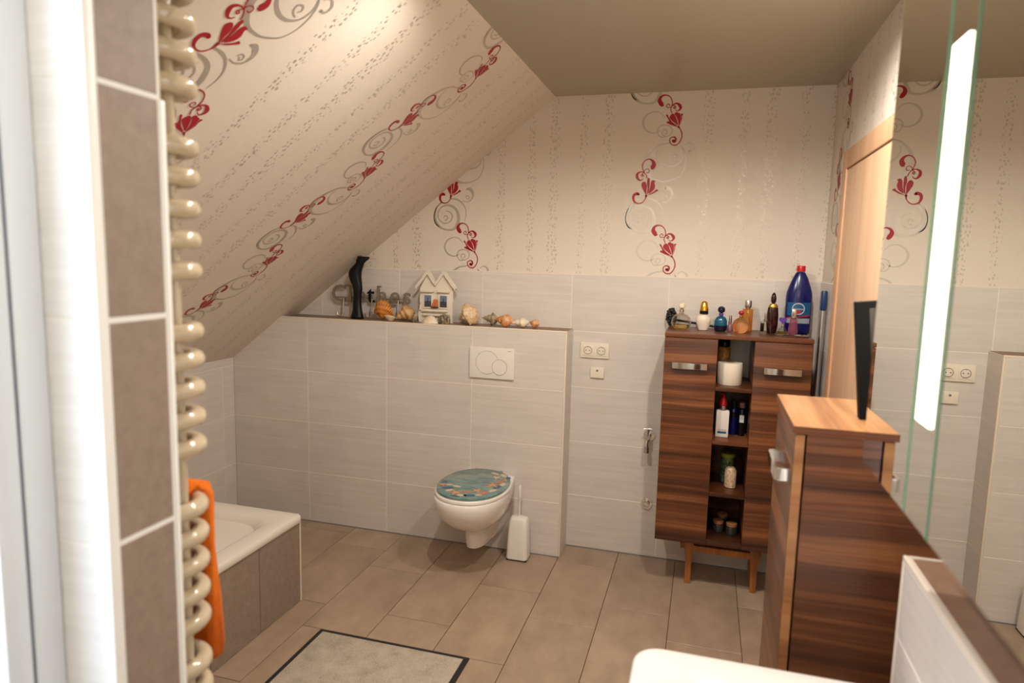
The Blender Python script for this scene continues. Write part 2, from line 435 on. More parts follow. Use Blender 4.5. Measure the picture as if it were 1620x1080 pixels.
def clip_poly(poly, planes):
    for a, b, c in planes:               # keep a*u + b*v <= c
        out = []
        n = len(poly)
        for i in range(n):
            p, q = poly[i], poly[(i + 1) % n]
            dp, dq = a * p[0] + b * p[1] - c, a * q[0] + b * q[1] - c
            if dp <= 0: out.append(p)
            if (dp < 0 < dq) or (dq < 0 < dp):
                t = dp / (dp - dq); out.append((p[0] + t * (q[0] - p[0]), p[1] + t * (q[1] - p[1])))
        poly = out
        if len(poly) < 3: return []
    return poly

TILE_CACHE = {}
def frame_of(origin, eu, ev, en):
    o, a, b, c = Vector(origin), Vector(eu), Vector(ev), Vector(en)
    f = lambda u, v, n: o + a * u + b * v + c * n
    f.key = (tuple(eu), tuple(ev))
    return f

def one_tile(parent, F, poly, mat, th=0.005, gap=0.0036, name='tile', proud=0.0):
    us = [p[0] for p in poly]; vs = [p[1] for p in poly]
    u0, v0 = min(us), min(vs); du, dv = max(us) - u0, max(vs) - v0
    if du < 0.012 or dv < 0.012: return
    cu, cv = u0 + du / 2, v0 + dv / 2
    loc = [(u - cu, v - cv) for u, v in poly]
    sh = lambda d: [(u * (1 - 2 * d / du), v * (1 - 2 * d / dv)) for u, v in loc]
    key = (F.key, tuple((round(u, 4), round(v, 4)) for u, v in loc), mat.name, th)
    me = TILE_CACHE.get(key)
    o0 = F(0, 0, 0)
    if me is None:
        bm = bmesh.new()
        L = [[F(u, v, n) - o0 for u, v in pl] for pl, n in ((sh(gap / 2), -th), (sh(gap / 2), -0.0009), (sh(gap / 2 + 0.0011), 0.0))]
        add_loft(bm, L)
        bmesh.ops.recalc_face_normals(bm, faces=bm.faces)
        me = bpy.data.meshes.new(name); bm.to_mesh(me); bm.free(); me.materials.append(mat)
        TILE_CACHE[key] = me
    o = link_mesh(name, me, parent)
    o.location = F(cu, cv, proud)
    return o

def tiles(parent, F, ul, vl, mat, grout, planes=(), skip=None, gap=0.0036, th=0.005, jitter=0.0, gd=0.0009):
    for u0, u1 in zip(ul, ul[1:]):
        for v0, v1 in zip(vl, vl[1:]):
            if skip and skip((u0 + u1) / 2, (v0 + v1) / 2): continue
            pl = clip_poly([(u0, v0), (u1, v0), (u1, v1), (u0, v1)], planes)
            if not pl: continue
            one_tile(parent, F, pl, mat, th, gap, proud=random.uniform(-jitter, jitter))
    if grout:
        bm = bmesh.new()
        for u0, u1 in zip(ul, ul[1:]):
            for v0, v1 in zip(vl, vl[1:]):
                if skip and skip((u0 + u1) / 2, (v0 + v1) / 2): continue
                pl = clip_poly([(u0, v0), (u1, v0), (u1, v1), (u0, v1)], planes)
                if pl: add_prism(bm, pl, -0.0058, -gd, F)
        build('grout', bm, grout, parent)

# ---- frames: u to the right as seen from inside the room, v up, n into the room
F_BACK = frame_of((0, 0, 0), (1, 0, 0), (0, 0, 1), (0, -1, 0))
F_NICHE = frame_of((0, -NA, 0), (1, 0, 0), (0, 0, 1), (0, -1, 0))
F_NEND = frame_of((0, 0, 0), (0, 1, 0), (0, 0, 1), (1, 0, 0))
F_NTOP = frame_of((0, 0, ZT), (1, 0, 0), (0, 1, 0), (0, 0, 1))
F_LEFT = frame_of((XL, 0, 0), (0, 1, 0), (0, 0, 1), (1, 0, 0))
F_RIGHT = frame_of((XR, 0, 0), (0, -1, 0), (0, 0, 1), (-1, 0, 0))
F_FLOOR = frame_of((0, 0, 0), (1, 0, 0), (0, 1, 0), (0, 0, 1))
F_SLOPE = frame_of((XL, 0, ZK), (0, 1, 0), (S1 / SL, 0, 1 / SL), (1 / SL, 0, -S1 / SL))
SLOPE_CLIP = (-1.0, S1, -S0)            # x >= S0 + S1 z

# ---- back wall
wall_back = struct(box('wall_back', XL - 0.1, XR + 0.1, T, 0.12, 0, H, M['wallpaper']))
set_uv(wall_back, lambda c: (c.x - 0.489, c.z - 1.603))
ul = [XL, -1.5133, -1.0135, -0.5137, -0.0139, 0.4859, 0.9857, XR]
tiles(wall_back, F_BACK, ul, [0.0, 0.297, 0.597, 0.897, 1.197, 1.4967], M['tile'], M['grout_light'], [SLOPE_CLIP],
      skip=lambda u, v: u < -0.02 and v < 1.19)
box('edge_trim', XL + 0.5, XR, 0.0008, T, 1.4957, 1.4990, M['trim_cream'], wall_back)
box('silicone_joint', 0.0, XR, -0.006, 0.0, 0.0, 0.005, M['silicone'], wall_back)

# ---- boxed-in half-height wall behind the toilet
zl = ZT
xl_t = S0 + S1 * (ZT - 0.0)
body = [(XL, 0.0), (-T, 0.0), (-T, ZT - T), (S0 + S1 * (ZT - T), ZT - T), (XL, ZK)]
fr = lambda u, v, n: Vector((u, n, v))
wall_niche = struct(prism('wall_back_lower', body, -NA + T, 0.004, fr, M['grout_light']))
tiles(wall_niche, F_NICHE, [XL, -1.5087, -1.0089, -0.5091, -0.010], [0.0, 0.2993, 0.5993, 0.8993, ZT - 0.0095], M['tile'], M['grout_light'], [SLOPE_CLIP])
tiles(wall_niche, F_NEND, [-NA + 0.010, 0.0], [0.0, 0.2993, 0.5993, 0.8993, ZT - 0.002], M['tile'], M['grout_light'])
tiles(wall_niche, F_NTOP, [S0 + S1 * ZT, -1.42, -0.92, -0.42, 0.0], [-NA + 0.010, 0.0], M['brown_tile'], M['grout_light'], [(-1, 0, -(S0 + S1 * ZT))])
box('edge_trim', S0 + S1 * ZT, 0.001, -NA - 0.001, -NA + 0.009, ZT - 0.009, ZT + 0.001, M['trim_cream'], wall_niche, bevel=0.002)
box('edge_trim', -0.009, 0.001, -NA - 0.001, -NA + 0.009, 0.0, ZT - 0.0095, M['trim_cream'], wall_niche, bevel=0.002)
box('silicone_joint', XL, -0.001, -NA - 0.005, -NA, 0.0, 0.005, M['silicone'], wall_niche)

# ---- knee wall under the slope
wall_left = struct(box('wall_left', XL - 0.12, XL - T, YP1, 0.0, 0, ZK, M['grout_light']))
tiles(wall_left, F_LEFT, [YP1, -2.27, -1.77, -1.27, -0.77, -0.468 + 0.2, -NA], [0.0, 0.2993, 0.5993, 0.8993, ZK], M['tile'], M['grout_light'])

# ---- roof slope with wallpaper
up_x, up_z = -S1 * 0.0 - 0.10, 0.0
bm = bmesh.new()
poly = [(XL, ZK), (XH, H), (XH - 0.05, H + 0.12), (XL - 0.12, ZK + 0.06)]
add_prism(bm, poly, YP1, T, lambda u, v, n: Vector((u, n, v)))
ceiling_slope = struct(build('ceiling_slope', bm, M['wallpaper']))
set_uv(ceiling_slope, lambda c: (c.y + 0.836, (c.z - ZK) * SL - 0.926))
tube('edge_trim', [(S0 + S1 * 1.497 + 0.004, -0.002, 1.497), (S0 + S1 * ZT + 0.004, -0.002, ZT)], 0.003, M['trim_cream'], ceiling_slope, seg=6)
tube('edge_trim', [(S0 + S1 * ZT + 0.004, -NA - 0.002, ZT), (XL + 0.004, -NA - 0.002, ZK)], 0.003, M['trim_cream'], ceiling_slope, seg=6)

# ---- ceiling
ceiling = struct(box('ceiling', XH - 0.1, XR + 0.12, YF - 0.1, 0.12, H, H + 0.1, M['ceiling']))

# ---- right wall
wall_right = struct(box('wall_right', XR + T, XR + 0.12, YF, T, 0, H, M['wallpaper']))
set_uv(wall_right, lambda c: (-(c.y + 0.353), c.z - 1.603))
VL = [0.0, 0.297, 0.597, 0.897, 1.197, 1.4967]
tiles(wall_right, F_RIGHT, [0.0, 0.405], VL, M['tile'], M['grout_light'])
tiles(wall_right, F_RIGHT, [1.395, 1.81, 2.31, 2.81, 3.31, 3.81, 4.31, 4.6], VL, M['tile'], M['grout_light'])

# ---- wall behind the camera
wall_front = struct(box('wall_front', -0.3, XR + 0.12, YF - 0.12, YF, 0, H, M['plaster']))

# ---- partition end with taupe tiles, its near face is the window reveal
wall_partition = struct(box('wall_partition', XL - 0.1, XP - T, YP0 + T, YP1, 0, H, M['plaster']))
F_PEND = frame_of((XP, 0, 0), (0, 1, 0), (0, 0, 1), (1, 0, 0))
F_PNEAR = frame_of((0, YP0, 0), (1, 0, 0), (0, 0, 1), (0, -1, 0))
PV = [0.0, 0.285, 0.585, 0.885, 1.185, 1.486, 1.785, 2.085, 2.385]
tiles(wall_partition, F_PEND, [YP0 + 0.014, YP1 - 0.008], PV, M['taupe_tile'], M['grout_white'], gap=0.007, gd=0.0008)
tiles(wall_partition, F_PNEAR, [-0.30, XP - 0.004], PV, M['white_tile'], M['grout_white'], gap=0.003)
box('edge_trim', XP - 0.008, XP + 0.002, YP0 - 0.002, YP0 + 0.013, 0, H, M['trim_white'], wall_partition, bevel=0.002)
box('edge_trim', XP - 0.008, XP + 0.001, YP1 - 0.008, YP1 + 0.001, 0, 1.783, M['trim_white'], wall_partition, bevel=0.002)

# ---- wall with the window beside the camera
bm = bmesh.new()
WY0, WY1, WZ0, WZ1 = -3.95, YP0, 0.80, 2.16
add_box(bm, -0.34, XP, YF, WY0, 0, H)
add_box(bm, -0.34, XP, WY0, WY1, 0, WZ0)
add_box(bm, -0.34, XP, WY0, WY1, WZ1, H)
wall_window = struct(build('wall_left_near', bm, M['plaster']))
window_1 = struct(empty('window_1', (-0.2, -3.4, WZ0)))
def wbox(name, x0, x1, y0, y1, z0, z1, mat, bevel=0.004):
    o = box(name, x0, x1, y0, y1, z0, z1, mat, None, bevel)
    o.parent = window_1; o.matrix_parent_inverse = Matrix.Translation(-Vector(window_1.location)); return o
M['pvc'] = plain('white_window_profile', srgb(226, 230, 232), 0.25)
M['seal'] = plain('dark_rubber_seal', srgb(60, 72, 88), 0.6)
for y0, y1 in ((WY1 - 0.043, WY1 - 0.001), (WY0 + 0.001, WY0 + 0.043)):
    wbox('window_frame', -0.225, -0.155, y0, y1, WZ0, WZ1, M['pvc'])
for z0, z1 in ((WZ0, WZ0 + 0.043), (WZ1 - 0.043, WZ1)):
    wbox('window_frame', -0.225, -0.155, WY0 + 0.043, WY1 - 0.043, z0, z1, M['pvc'])
for y0, y1 in ((WY1 - 0.050, WY1 - 0.043), (WY0 + 0.043, WY0 + 0.050)):
    wbox('window_seal', -0.215, -0.158, y0, y1, WZ0 + 0.043, WZ1 - 0.043, M['seal'], 0)
for y0, y1 in ((WY1 - 0.086, WY1 - 0.050), (WY0 + 0.050, WY0 + 0.086)):
    wbox('window_sash', -0.215, -0.148, y0, y1, WZ0 + 0.050, WZ1 - 0.050, M['pvc'], 0.008)
for z0, z1 in ((WZ0 + 0.050, WZ0 + 0.086), (WZ1 - 0.086, WZ1 - 0.050)):
    wbox('window_sash', -0.215, -0.148, WY0 + 0.086, WY1 - 0.086, z0, z1, M['pvc'], 0.008)
def pane_mat():
    n = NT('clear_window_pane')
    tr = n.n('ShaderNodeBsdfTransparent'); gl = n.n('ShaderNodeBsdfGlossy'); gl.inputs['Roughness'].default_value = 0.02
    mx = n.n('ShaderNodeMixShader'); mx.inputs[0].default_value = 0.05
    n.l(tr.outputs[0], mx.inputs[1]); n.l(gl.outputs[0], mx.inputs[2]); n.l(mx.outputs[0], n.out.inputs[0])
    return n.m
M['pane'] = pane_mat()
wbox('window_pane', -0.190, -0.184, WY0 + 0.13, WY1 - 0.13, WZ0 + 0.13, WZ1 - 0.13, M['pane'], 0)

# ---- low boxed-in wall behind the basin
LX, LY, LZ = 1.046, -2.18, 1.05
wall_basin = struct(box('wall_right_lower', LX + T, XR - 0.0055, -3.60, LY - T, 0, LZ - T, M['grout_light']))
F_LF = frame_of((LX, 0, 0), (0, -1, 0), (0, 0, 1), (-1, 0, 0))
F_LT = frame_of((0, 0, LZ), (1, 0, 0), (0, 1, 0), (0, 0, 1))
F_LE = frame_of((0, LY, 0), (-1, 0, 0), (0, 0, 1), (0, 1, 0))
tiles(wall_basin, F_LF, [-LY + 0.008, 2.68, 3.18, 3.60], [0.0, 0.297, 0.597, 0.897, LZ - 0.009], M['tile'], M['grout_light'], gap=0.004)
tiles(wall_basin, F_LT, [LX + 0.010, XR - 0.006], [-3.60, -3.18, -2.68, LY - 0.008], M['brown_tile'], M['grout_light'])
tiles(wall_basin, F_LE, [-(XR - 0.006), -LX - 0.008], [0.0, 0.297, 0.597, 0.897, LZ - 0.009], M['tile'], M['grout_light'])
box('edge_trim', LX - 0.001, LX + 0.009, -3.60, LY + 0.001, LZ - 0.009, LZ + 0.001, M['trim_cream'], wall_basin, bevel=0.0025)
box('edge_trim', LX + 0.009, XR - 0.006, LY - 0.007, LY + 0.001, LZ - 0.009, LZ + 0.001, M['trim_cream'], wall_basin, bevel=0.002)
box('edge_trim', LX - 0.001, LX + 0.008, LY - 0.008, LY + 0.001, 0, LZ - 0.0095, M['trim_cream'], wall_basin, bevel=0.002)

# ---- floor
floor = struct(box('floor', XL - 0.1, XR + 0.1, YF, 0.1, -0.08, -T, M['grout_floor']))
WF, XF0, LF = 0.2995, -0.9048, 0.5906
JO = {-4: -0.30, -3: -0.12, -2: -0.36, -1: -0.25, 0: -0.39, 1: -0.576, 2: -0.385, 3: -0.579, 4: -0.206, 5: -0.5915, 6: -0.207, 7: -0.40}
for k in range(-4, 8):
    u0, u1 = max(XF0 + (k - 1) * WF, XL), min(XF0 + k * WF, XR)
    if u1 - u0 < 0.02: continue
    ys = sorted([0.0, YF] + [y for y in (JO[k] + LF * j for j in range(-9, 3)) if YF + 0.02 < y < -0.02])
    for v0, v1 in zip(ys, ys[1:]):
        if u1 < XP and v1 < YP0: continue
        one_tile(floor, F_FLOOR, [(u0, v0), (u1, v0), (u1, v1), (u0, v1)], M['floor_tile'], gap=0.003)

# ---- door in the right wall
door_1 = struct(empty('door_1', (XR, -0.9, 0)))
def dbox(name, x0, x1, y0, y1, z0, z1, mat, bevel=0.003):
    o = box(name, x0, x1, y0, y1, z0, z1, mat, None, bevel)
    o.parent = door_1; o.matrix_parent_inverse = Matrix.Translation(-Vector(door_1.location)); return o
M['casing_wood'] = wood_mat('beech_casing', srgb(194, 148, 110), srgb(206, 162, 124), srgb(216, 174, 138), axis='y', scale=1.2, rough=0.45)
dbox('door_casing', XR - 0.014, XR + 0.005, -0.485, -0.410, 0, 2.040, M['casing_wood'])
dbox('door_casing', XR - 0.014, XR + 0.005, -1.385, -1.310, 0, 2.040, M['casing_wood'])
dbox('door_casing', XR - 0.014, XR + 0.005, -1.310, -0.485, 1.965, 2.040, M['casing_wood'])
dbox('door_leaf', XR - 0.007, XR + 0.005, -1.308, -0.487, 0.006, 1.963, M['door_wood'])

# ---- printed scroll pattern of the wallpaper (flat print lying on the paper)
def motif_bm(strokes, petals, wk=1.0):
    bm = bmesh.new()
    for st in strokes:
        pts = catmull([(p[0] / 1000, p[1] / 1000, max(p[2] * wk, 2.6) / 1000) for p in st], 5)
        L, R = [], []
        for i, (x, y, w) in enumerate(pts):
            a, b = pts[max(i - 1, 0)], pts[min(i + 1, len(pts) - 1)]
            dx, dy = b[0] - a[0], b[1] - a[1]
            d = math.hypot(dx, dy) or 1
            w = max(w, 0.002)
            L.append(bm.verts.new((x - dy / d * w / 2, y + dx / d * w / 2, 0)))
            R.append(bm.verts.new((x + dy / d * w / 2, y - dx / d * w / 2, 0)))
        for i in range(len(pts) - 1):
            bm.faces.new((L[i], L[i + 1], R[i + 1], R[i]))
        for (x, y, w) in (pts[0], pts[-1]):
            if w > 0.0045:
                bm.faces.new([bm.verts.new((x + w / 2 * math.cos(2 * PI * k / 10), y + w / 2 * math.sin(2 * PI * k / 10), 0)) for k in range(10)])
    for pt in petals:
        pts = catmull([(p[0] / 1000, p[1] / 1000) for p in pt], 3, closed=True)
        f = bm.faces.new([bm.verts.new((x, y, 0)) for x, y in pts])
        f.normal_update(); bmesh.ops.triangulate(bm, faces=[f])
    return bm

def place_motif(parent, F, u0, v0, planes, n0, which):
    name, strokes, petals, mat = which
    bm = motif_bm(strokes, petals, 1.08 if petals else 1.45)
    for v in bm.verts: v.co.x += u0; v.co.y += v0
    for a, b, c in planes:
        d = math.hypot(a, b)
        bmesh.ops.bisect_plane(bm, geom=list(bm.verts) + list(bm.edges) + list(bm.faces), dist=1e-6,
                               plane_co=(a * c / d ** 2, b * c / d ** 2, 0), plane_no=(a / d, b / d, 0), clear_outer=True)
    if not bm.faces: bm.free(); return
    for v in bm.verts: v.co = F(v.co.x, v.co.y, n0)
    me = bpy.data.meshes.new(name); bm.to_mesh(me); bm.free(); me.materials.append(mat)
    link_mesh(name, me, parent)

RED = ('flower_print', MOTIF_RED, MOTIF_PETALS, M['print_red'])
GREY = ('scroll_print', MOTIF_GREY, [], M['print_grey'])
PER = 0.636
for cx in (0.489, -0.569, -1.627):
    for k in (-1, 0, 1):
        pl = [(0, -1, -1.4995), (0, 1, H), SLOPE_CLIP, (1, 0, XR)]
        place_motif(wall_back, F_BACK, cx, 1.603 + k * PER, pl, -T + 0.0006, GREY)
        place_motif(wall_back, F_BACK, cx, 1.603 + k * PER, pl, -T + 0.0011, RED)
for cy in (-0.836, -1.894):
    for k in (-2, -1, 0, 1, 2):
        pl = [(0, -1, 0), (0, 1, (H - ZK) * SL), (1, 0, 0), (-1, 0, -YP1)]
        place_motif(ceiling_slope, F_SLOPE, cy, 0.926 + k * PER, pl, 0.0006, GREY)
        place_motif(ceiling_slope, F_SLOPE, cy, 0.926 + k * PER, pl, 0.0011, RED)
for cu in (0.353, 1.411, 2.469):
    for k in (-1, 0, 1):
        pl = [(0, -1, -1.4995), (0, 1, H), (-1, 0, 0)]
        for wh, nn in ((GREY, 0.0006), (RED, 0.0011)):
            if cu == 0.353 or cu == 1.411:
                place_motif(wall_right, F_RIGHT, cu, 1.603 + k * PER, pl, -T + nn, wh)

# ================================================================== things: large first
def rrect(x0, x1, y0, y1, r, z, n=6):
    pts = []
    for cx, cy, a0 in ((x1 - r, y1 - r, 0), (x0 + r, y1 - r, 90), (x0 + r, y0 + r, 180), (x1 - r, y0 + r, 270)):
        for i in range(n + 1):
            a = math.radians(a0 + 90 * i / n)
            pts.append((cx + r * math.cos(a), cy + r * math.sin(a), z))
    return pts

def basin_loft(name, x0, x1, y0, y1, prof, mat, parent, n=6):
    """prof: list of (inset, corner radius, z) from the underside over the rim into the bowl"""
    bm = bmesh.new()
    add_loft(bm, [rrect(x0 + i, x1 - i, y0 + i, y1 - i, r, z, n) for i, r, z in prof])
    return build(name, bm, mat, parent, smooth='auto')

def strap_handle(parent, p, along, out, length=0.16, depth=0.030, hgt=0.028, name='handle'):
    a, o, zz = Vector(along), Vector(out), Vector((0, 0, 1))
    t, r = 0.006, 0.008
    L = length
    outer = [(0, 0), (0, depth - r), (0.003, depth - 0.003), (r, depth), (L - r, depth), (L - 0.003, depth - 0.003), (L, depth - r), (L, 0)]
    inner = [(L - t - 0.004, 0), (L - t - 0.004, depth - t), (t + 0.004, depth - t), (t + 0.004, 0)]
    P0 = Vector(p)
    return prism(name, outer + inner, -hgt / 2, hgt / 2, lambda u, v, n: P0 + a * u + o * v + zz * n, M['chrome'], parent, bevel=0.0012)

# ---- bathtub under the slope
TX0, TX1, TY0, TY1, TZ = XL + 0.004, -1.020, YP1 + 0.004, -0.980, 0.410
tub = empty('bathtub', ((TX0 + TX1) / 2, (TY0 + TY1) / 2, 0))
def kid(o, root):
    o.parent = root; o.matrix_parent_inverse = Matrix.Translation(-Vector(root.location)); return o
kid(basin_loft('tub_shell', TX0, TX1, TY0, TY1, [
    (0.004, 0.022, TZ - 0.036), (0.0, 0.022, TZ - 0.030), (0.0, 0.022, TZ - 0.008), (0.003, 0.022, TZ - 0.002), (0.010, 0.022, TZ),
    (0.080, 0.10, TZ), (0.092, 0.12, TZ - 0.006), (0.105, 0.14, TZ - 0.03), (0.15, 0.20, TZ - 0.20), (0.19, 0.24, TZ - 0.32), (0.25, 0.22, TZ - 0.37), (0.36, 0.12, TZ - 0.385)],
    M['acrylic'], None, 8), tub)
panel = kid(box('apron', TX0, TX1 - 0.016, TY0, TY1 - 0.010, 0, TZ - 0.037, M['grout_light']), tub)
F_TP = frame_of((TX1 - 0.010, 0, 0), (0, 1, 0), (0, 0, 1), (1, 0, 0))
F_TE = frame_of((0, TY1 - 0.004, 0), (-1, 0, 0), (0, 0, 1), (0, 1, 0))
n0 = set(bpy.data.objects)
tiles(panel, F_TP, [TY0, -2.464, -2.167, -1.870, -1.573, -1.277, TY1 - 0.009], [0.0, TZ - 0.037], M['taupe_tile'], None)
tiles(panel, F_TE, [-TX1 + 0.016, -TX1 + 0.31, -TX1 + 0.61, -TX0], [0.0, TZ - 0.037], M['taupe_tile'], None)
box('edge_trim', TX1 - 0.017, TX1 - 0.009, TY1 - 0.012, TY1 - 0.003, 0, TZ - 0.037, M['trim_cream'], panel)
for o in set(bpy.data.objects) - n0:
    o.matrix_parent_inverse = Matrix.Translation(Vector((0, 0, 0)))
tag(tub, 'cream white built-in bathtub with taupe tiled apron under the sloping roof', 'bathtub')

# ---- tall walnut cabinet on the back wall
TCX0, TCX1, TCY, TCZ0, TCZ1 = 0.496, 1.138, -0.340, 0.248, 1.250
NX0, NX1 = 0.735, 0.893
tc = empty('tall_cabinet', (0.817, -0.17, TCZ0))
def tcb(name, *a, mat='walnut', bevel=0.0008): return kid(box(name, *a, M[mat], None, bevel), tc)
tcb('top_board', TCX0, TCX1, TCY, -0.002, TCZ1 - 0.018, TCZ1, bevel=0.0012)
tcb('side_box', TCX0 + 0.001, NX0 - 0.001, TCY + 0.021, -0.002, TCZ0, TCZ1 - 0.0185)
tcb('side_box', NX1 + 0.001, TCX1 - 0.001, TCY + 0.021, -0.002, TCZ0, TCZ1 - 0.0185)
d1 = tcb('door', TCX0 + 0.001, NX0 - 0.001, TCY + 0.001, TCY + 0.019, TCZ0, TCZ1 - 0.022, bevel=0.0015)
d2 = tcb('door', NX1 + 0.001, TCX1 - 0.001, TCY + 0.001, TCY + 0.019, TCZ0, TCZ1 - 0.022, bevel=0.0015)
kid(strap_handle(None, (0.535, TCY + 0.001, 1.102), (1, 0, 0), (0, -1, 0)), d1)
kid(strap_handle(None, (0.935, TCY + 0.001, 1.102), (1, 0, 0), (0, -1, 0)), d2)
for d in (d1, d2):
    for c in d.children: c.matrix_parent_inverse = Matrix.Translation(-Vector(tc.location)) @ Matrix.Translation(Vector(tc.location))
SHZ = [0.278, 0.509, 0.758, 1.010]
for z in SHZ:
    tcb('shelf', NX0, NX1, TCY + 0.004, -0.002, z - 0.018, z)
tcb('back_panel', NX0, NX1, -0.012, -0.002, SHZ[0], SHZ[3] - 0.018)
tcb('plinth_board', NX0, NX1, TCY + 0.006, -0.002, TCZ0, SHZ[0] - 0.018)
tag(tc, 'tall walnut cabinet with two doors and open middle shelves on the back wall', 'cabinet')

# ---- little oak stand below it
st = empty('oak_stand', (0.82, -0.15, 0))
def stb(name, *a): return kid(box(name, *a, M['stool_wood'], None, 0.002), st)
stb('top_rail', 0.640, 0.990, -0.242, -0.218, 0.166, 0.198)
stb('top_rail', 0.635, 0.998, -0.245, -0.215, 0.222, TCZ0 - 0.001)
stb('top_rail', 0.635, 0.998, -0.075, -0.045, 0.222, TCZ0 - 0.001)
for x in (0.66, 0.965):
    stb('cross_rail', x - 0.014, x + 0.014, -0.215, -0.075, 0.205, 0.222)
    for y, s in ((-0.230, -1), (-0.060, 1)):
        bm = bmesh.new()
        secs = []
        for z, w, d in ((0.0, 0.026, 0.024), (0.12, 0.031, 0.027), (0.175, 0.040, 0.030), (0.222, 0.046, 0.030)):
            secs.append([(x - w / 2, y - d / 2, z), (x + w / 2, y - d / 2, z), (x + w / 2, y + d / 2, z), (x - w / 2, y + d / 2, z)])
        add_loft(bm, secs)
        kid(build('leg', bm, M['stool_wood']), st)
stb('stretcher', 0.615, 1.01, -0.085, -0.062, 0.112, 0.140)
tag(st, 'low orange oak stand with four tapered legs under the tall walnut cabinet', 'stand')

# ---- narrower walnut cabinet on the right wall
CX0, CX1, CY0, CY1, CZ0, CZ1 = 0.858, XR - 0.001, -2.054, -1.702, 0.248, 1.248
sc = empty('side_cabinet', (1.02, -1.88, CZ0))
def scb(name, *a, mat='walnut', bevel=0.001): return kid(box(name, *a, M[mat], None, bevel), sc)
scb('top_board', CX0, CX1, CY0, CY1, CZ1 - 0.016, CZ1, mat='walnut_lit_top', bevel=0.0015)
scb('edge_band', CX0 - 0.0006, CX1, CY0 - 0.0006, CY0 - 0.0001, CZ1 - 0.0165, CZ1 - 0.001, bevel=0)
scb('edge_band', CX0 - 0.0006, CX0 - 0.0001, CY0, CY1, CZ1 - 0.0165, CZ1 - 0.001, bevel=0)
scb('carcass', CX0 + 0.028, CX1, CY0 + 0.008, CY1 - 0.006, CZ0, CZ1 - 0.0165)
dd = scb('door', CX0 + 0.004, CX0 + 0.024, CY0 + 0.008, CY1 - 0.006, CZ0, CZ1 - 0.020)
scb('door_edge', CX0 + 0.005, CX0 + 0.0235, CY0 + 0.0068, CY0 + 0.0078, CZ0, CZ1 - 0.020, mat='walnut_lit_edge', bevel=0)
kid(strap_handle(None, (CX0 + 0.004, -2.000, 1.125), (0, 1, 0), (-1, 0, 0)), sc)
tag(sc, 'narrow walnut cabinet with a chrome strap handle beside the mirror', 'cabinet')

# ---- mirror cabinet with light strips
MX, MY0, MY1, MZ0, MZ1 = 0.960, -3.25, -2.205, 1.228, 2.05
mc = empty('mirror_cabinet', (1.08, -2.72, MZ0))
def mcb(name, *a, mat='trim_white', bevel=0.0): return kid(box(name, *a, M[mat], None, bevel), mc)
mcb('carcass', MX + 0.007, XR - 0.006, MY0 + 0.004, MY1 - 0.004, MZ0 + 0.004, MZ1 - 0.004)
md = mcb('mirror_door', MX, MX + 0.006, -2.4575, MY1, MZ0, MZ1, mat='mirror')
for v in md.data.vertices: v.co.x -= 0.009 * (v.co.y + 2.4575)      # this door stands a hair open
mp1 = mcb('light_panel', MX, MX + 0.006, -2.5705, -2.4595, MZ0, MZ1, mat='mirror')
mcb('mirror_door', MX, MX + 0.006, -2.8795, -2.5725, MZ0, MZ1, mat='mirror')
mp2 = mcb('light_panel', MX, MX + 0.006, -2.9925, -2.8815, MZ0, MZ1, mat='mirror')
mcb('mirror_door', MX, MX + 0.006, MY0, -2.9945, MZ0, MZ1, mat='mirror')
def in_root(o, part, root):     # sub-part of a part whose root is an empty: everything is modelled in world coordinates
    o.parent = part; o.matrix_parent_inverse = Matrix.Identity(4); return o
for mp, ya, yb in ((mp1, -2.545, -2.485), (mp2, -2.971, -2.907)):  # the second strip is out of view, assumed from doubled bottle shadows
    in_root(box('light_strip', MX - 0.0025, MX - 0.0005, ya, yb, 1.370, 1.866, M['strip_glow'], None), mp, mc)
    for ye in (ya - 0.0235, yb + 0.0235):
        in_root(box('glass_edge', MX - 0.0012, MX + 0.0062, ye - 0.0018, ye + 0.0018, MZ0, MZ1, M['glass_edge'], None), mp, mc)
mcb('assumed_side_lamp', 0.985, 1.040, MY1 - 0.0035, MY1 + 0.010, 1.45, 1.85, mat='assumed_side_glow', bevel=0.001)  # unseen lamp, added on the assumption drawn from shadows on the back wall
tag(mc, 'large mirror cabinet with vertical glowing light strips, the near one assumed, and an assumed side lamp above the basin ledge', 'mirror cabinet')

# ---- washbasin
wb = empty('washbasin', (0.81, -2.75, 0.70))
kid(basin_loft('bowl', 0.575, LX - 0.002, -3.22, -2.283, [
    (0.10, 0.05, 0.70), (0.02, 0.05, 0.745), (0.0, 0.05, 0.76), (0.0, 0.05, 0.838), (0.004, 0.048, 0.846), (0.012, 0.045, 0.850),
    (0.085, 0.05, 0.850), (0.095, 0.05, 0.845), (0.11, 0.06, 0.80), (0.15, 0.06, 0.755), (0.20, 0.03, 0.748)], M['porcelain'], None, 6), wb)
kid(lathe('drain', [(0.0, 0.7485), (0.024, 0.7485), (0.026, 0.7515), (0.018, 0.754), (0.0, 0.754)], M['chrome'], None, seg=20, cx=0.82, cy=-2.75), wb)
tag(wb, 'white rectangular ceramic washbasin below the mirror cabinet', 'washbasin')
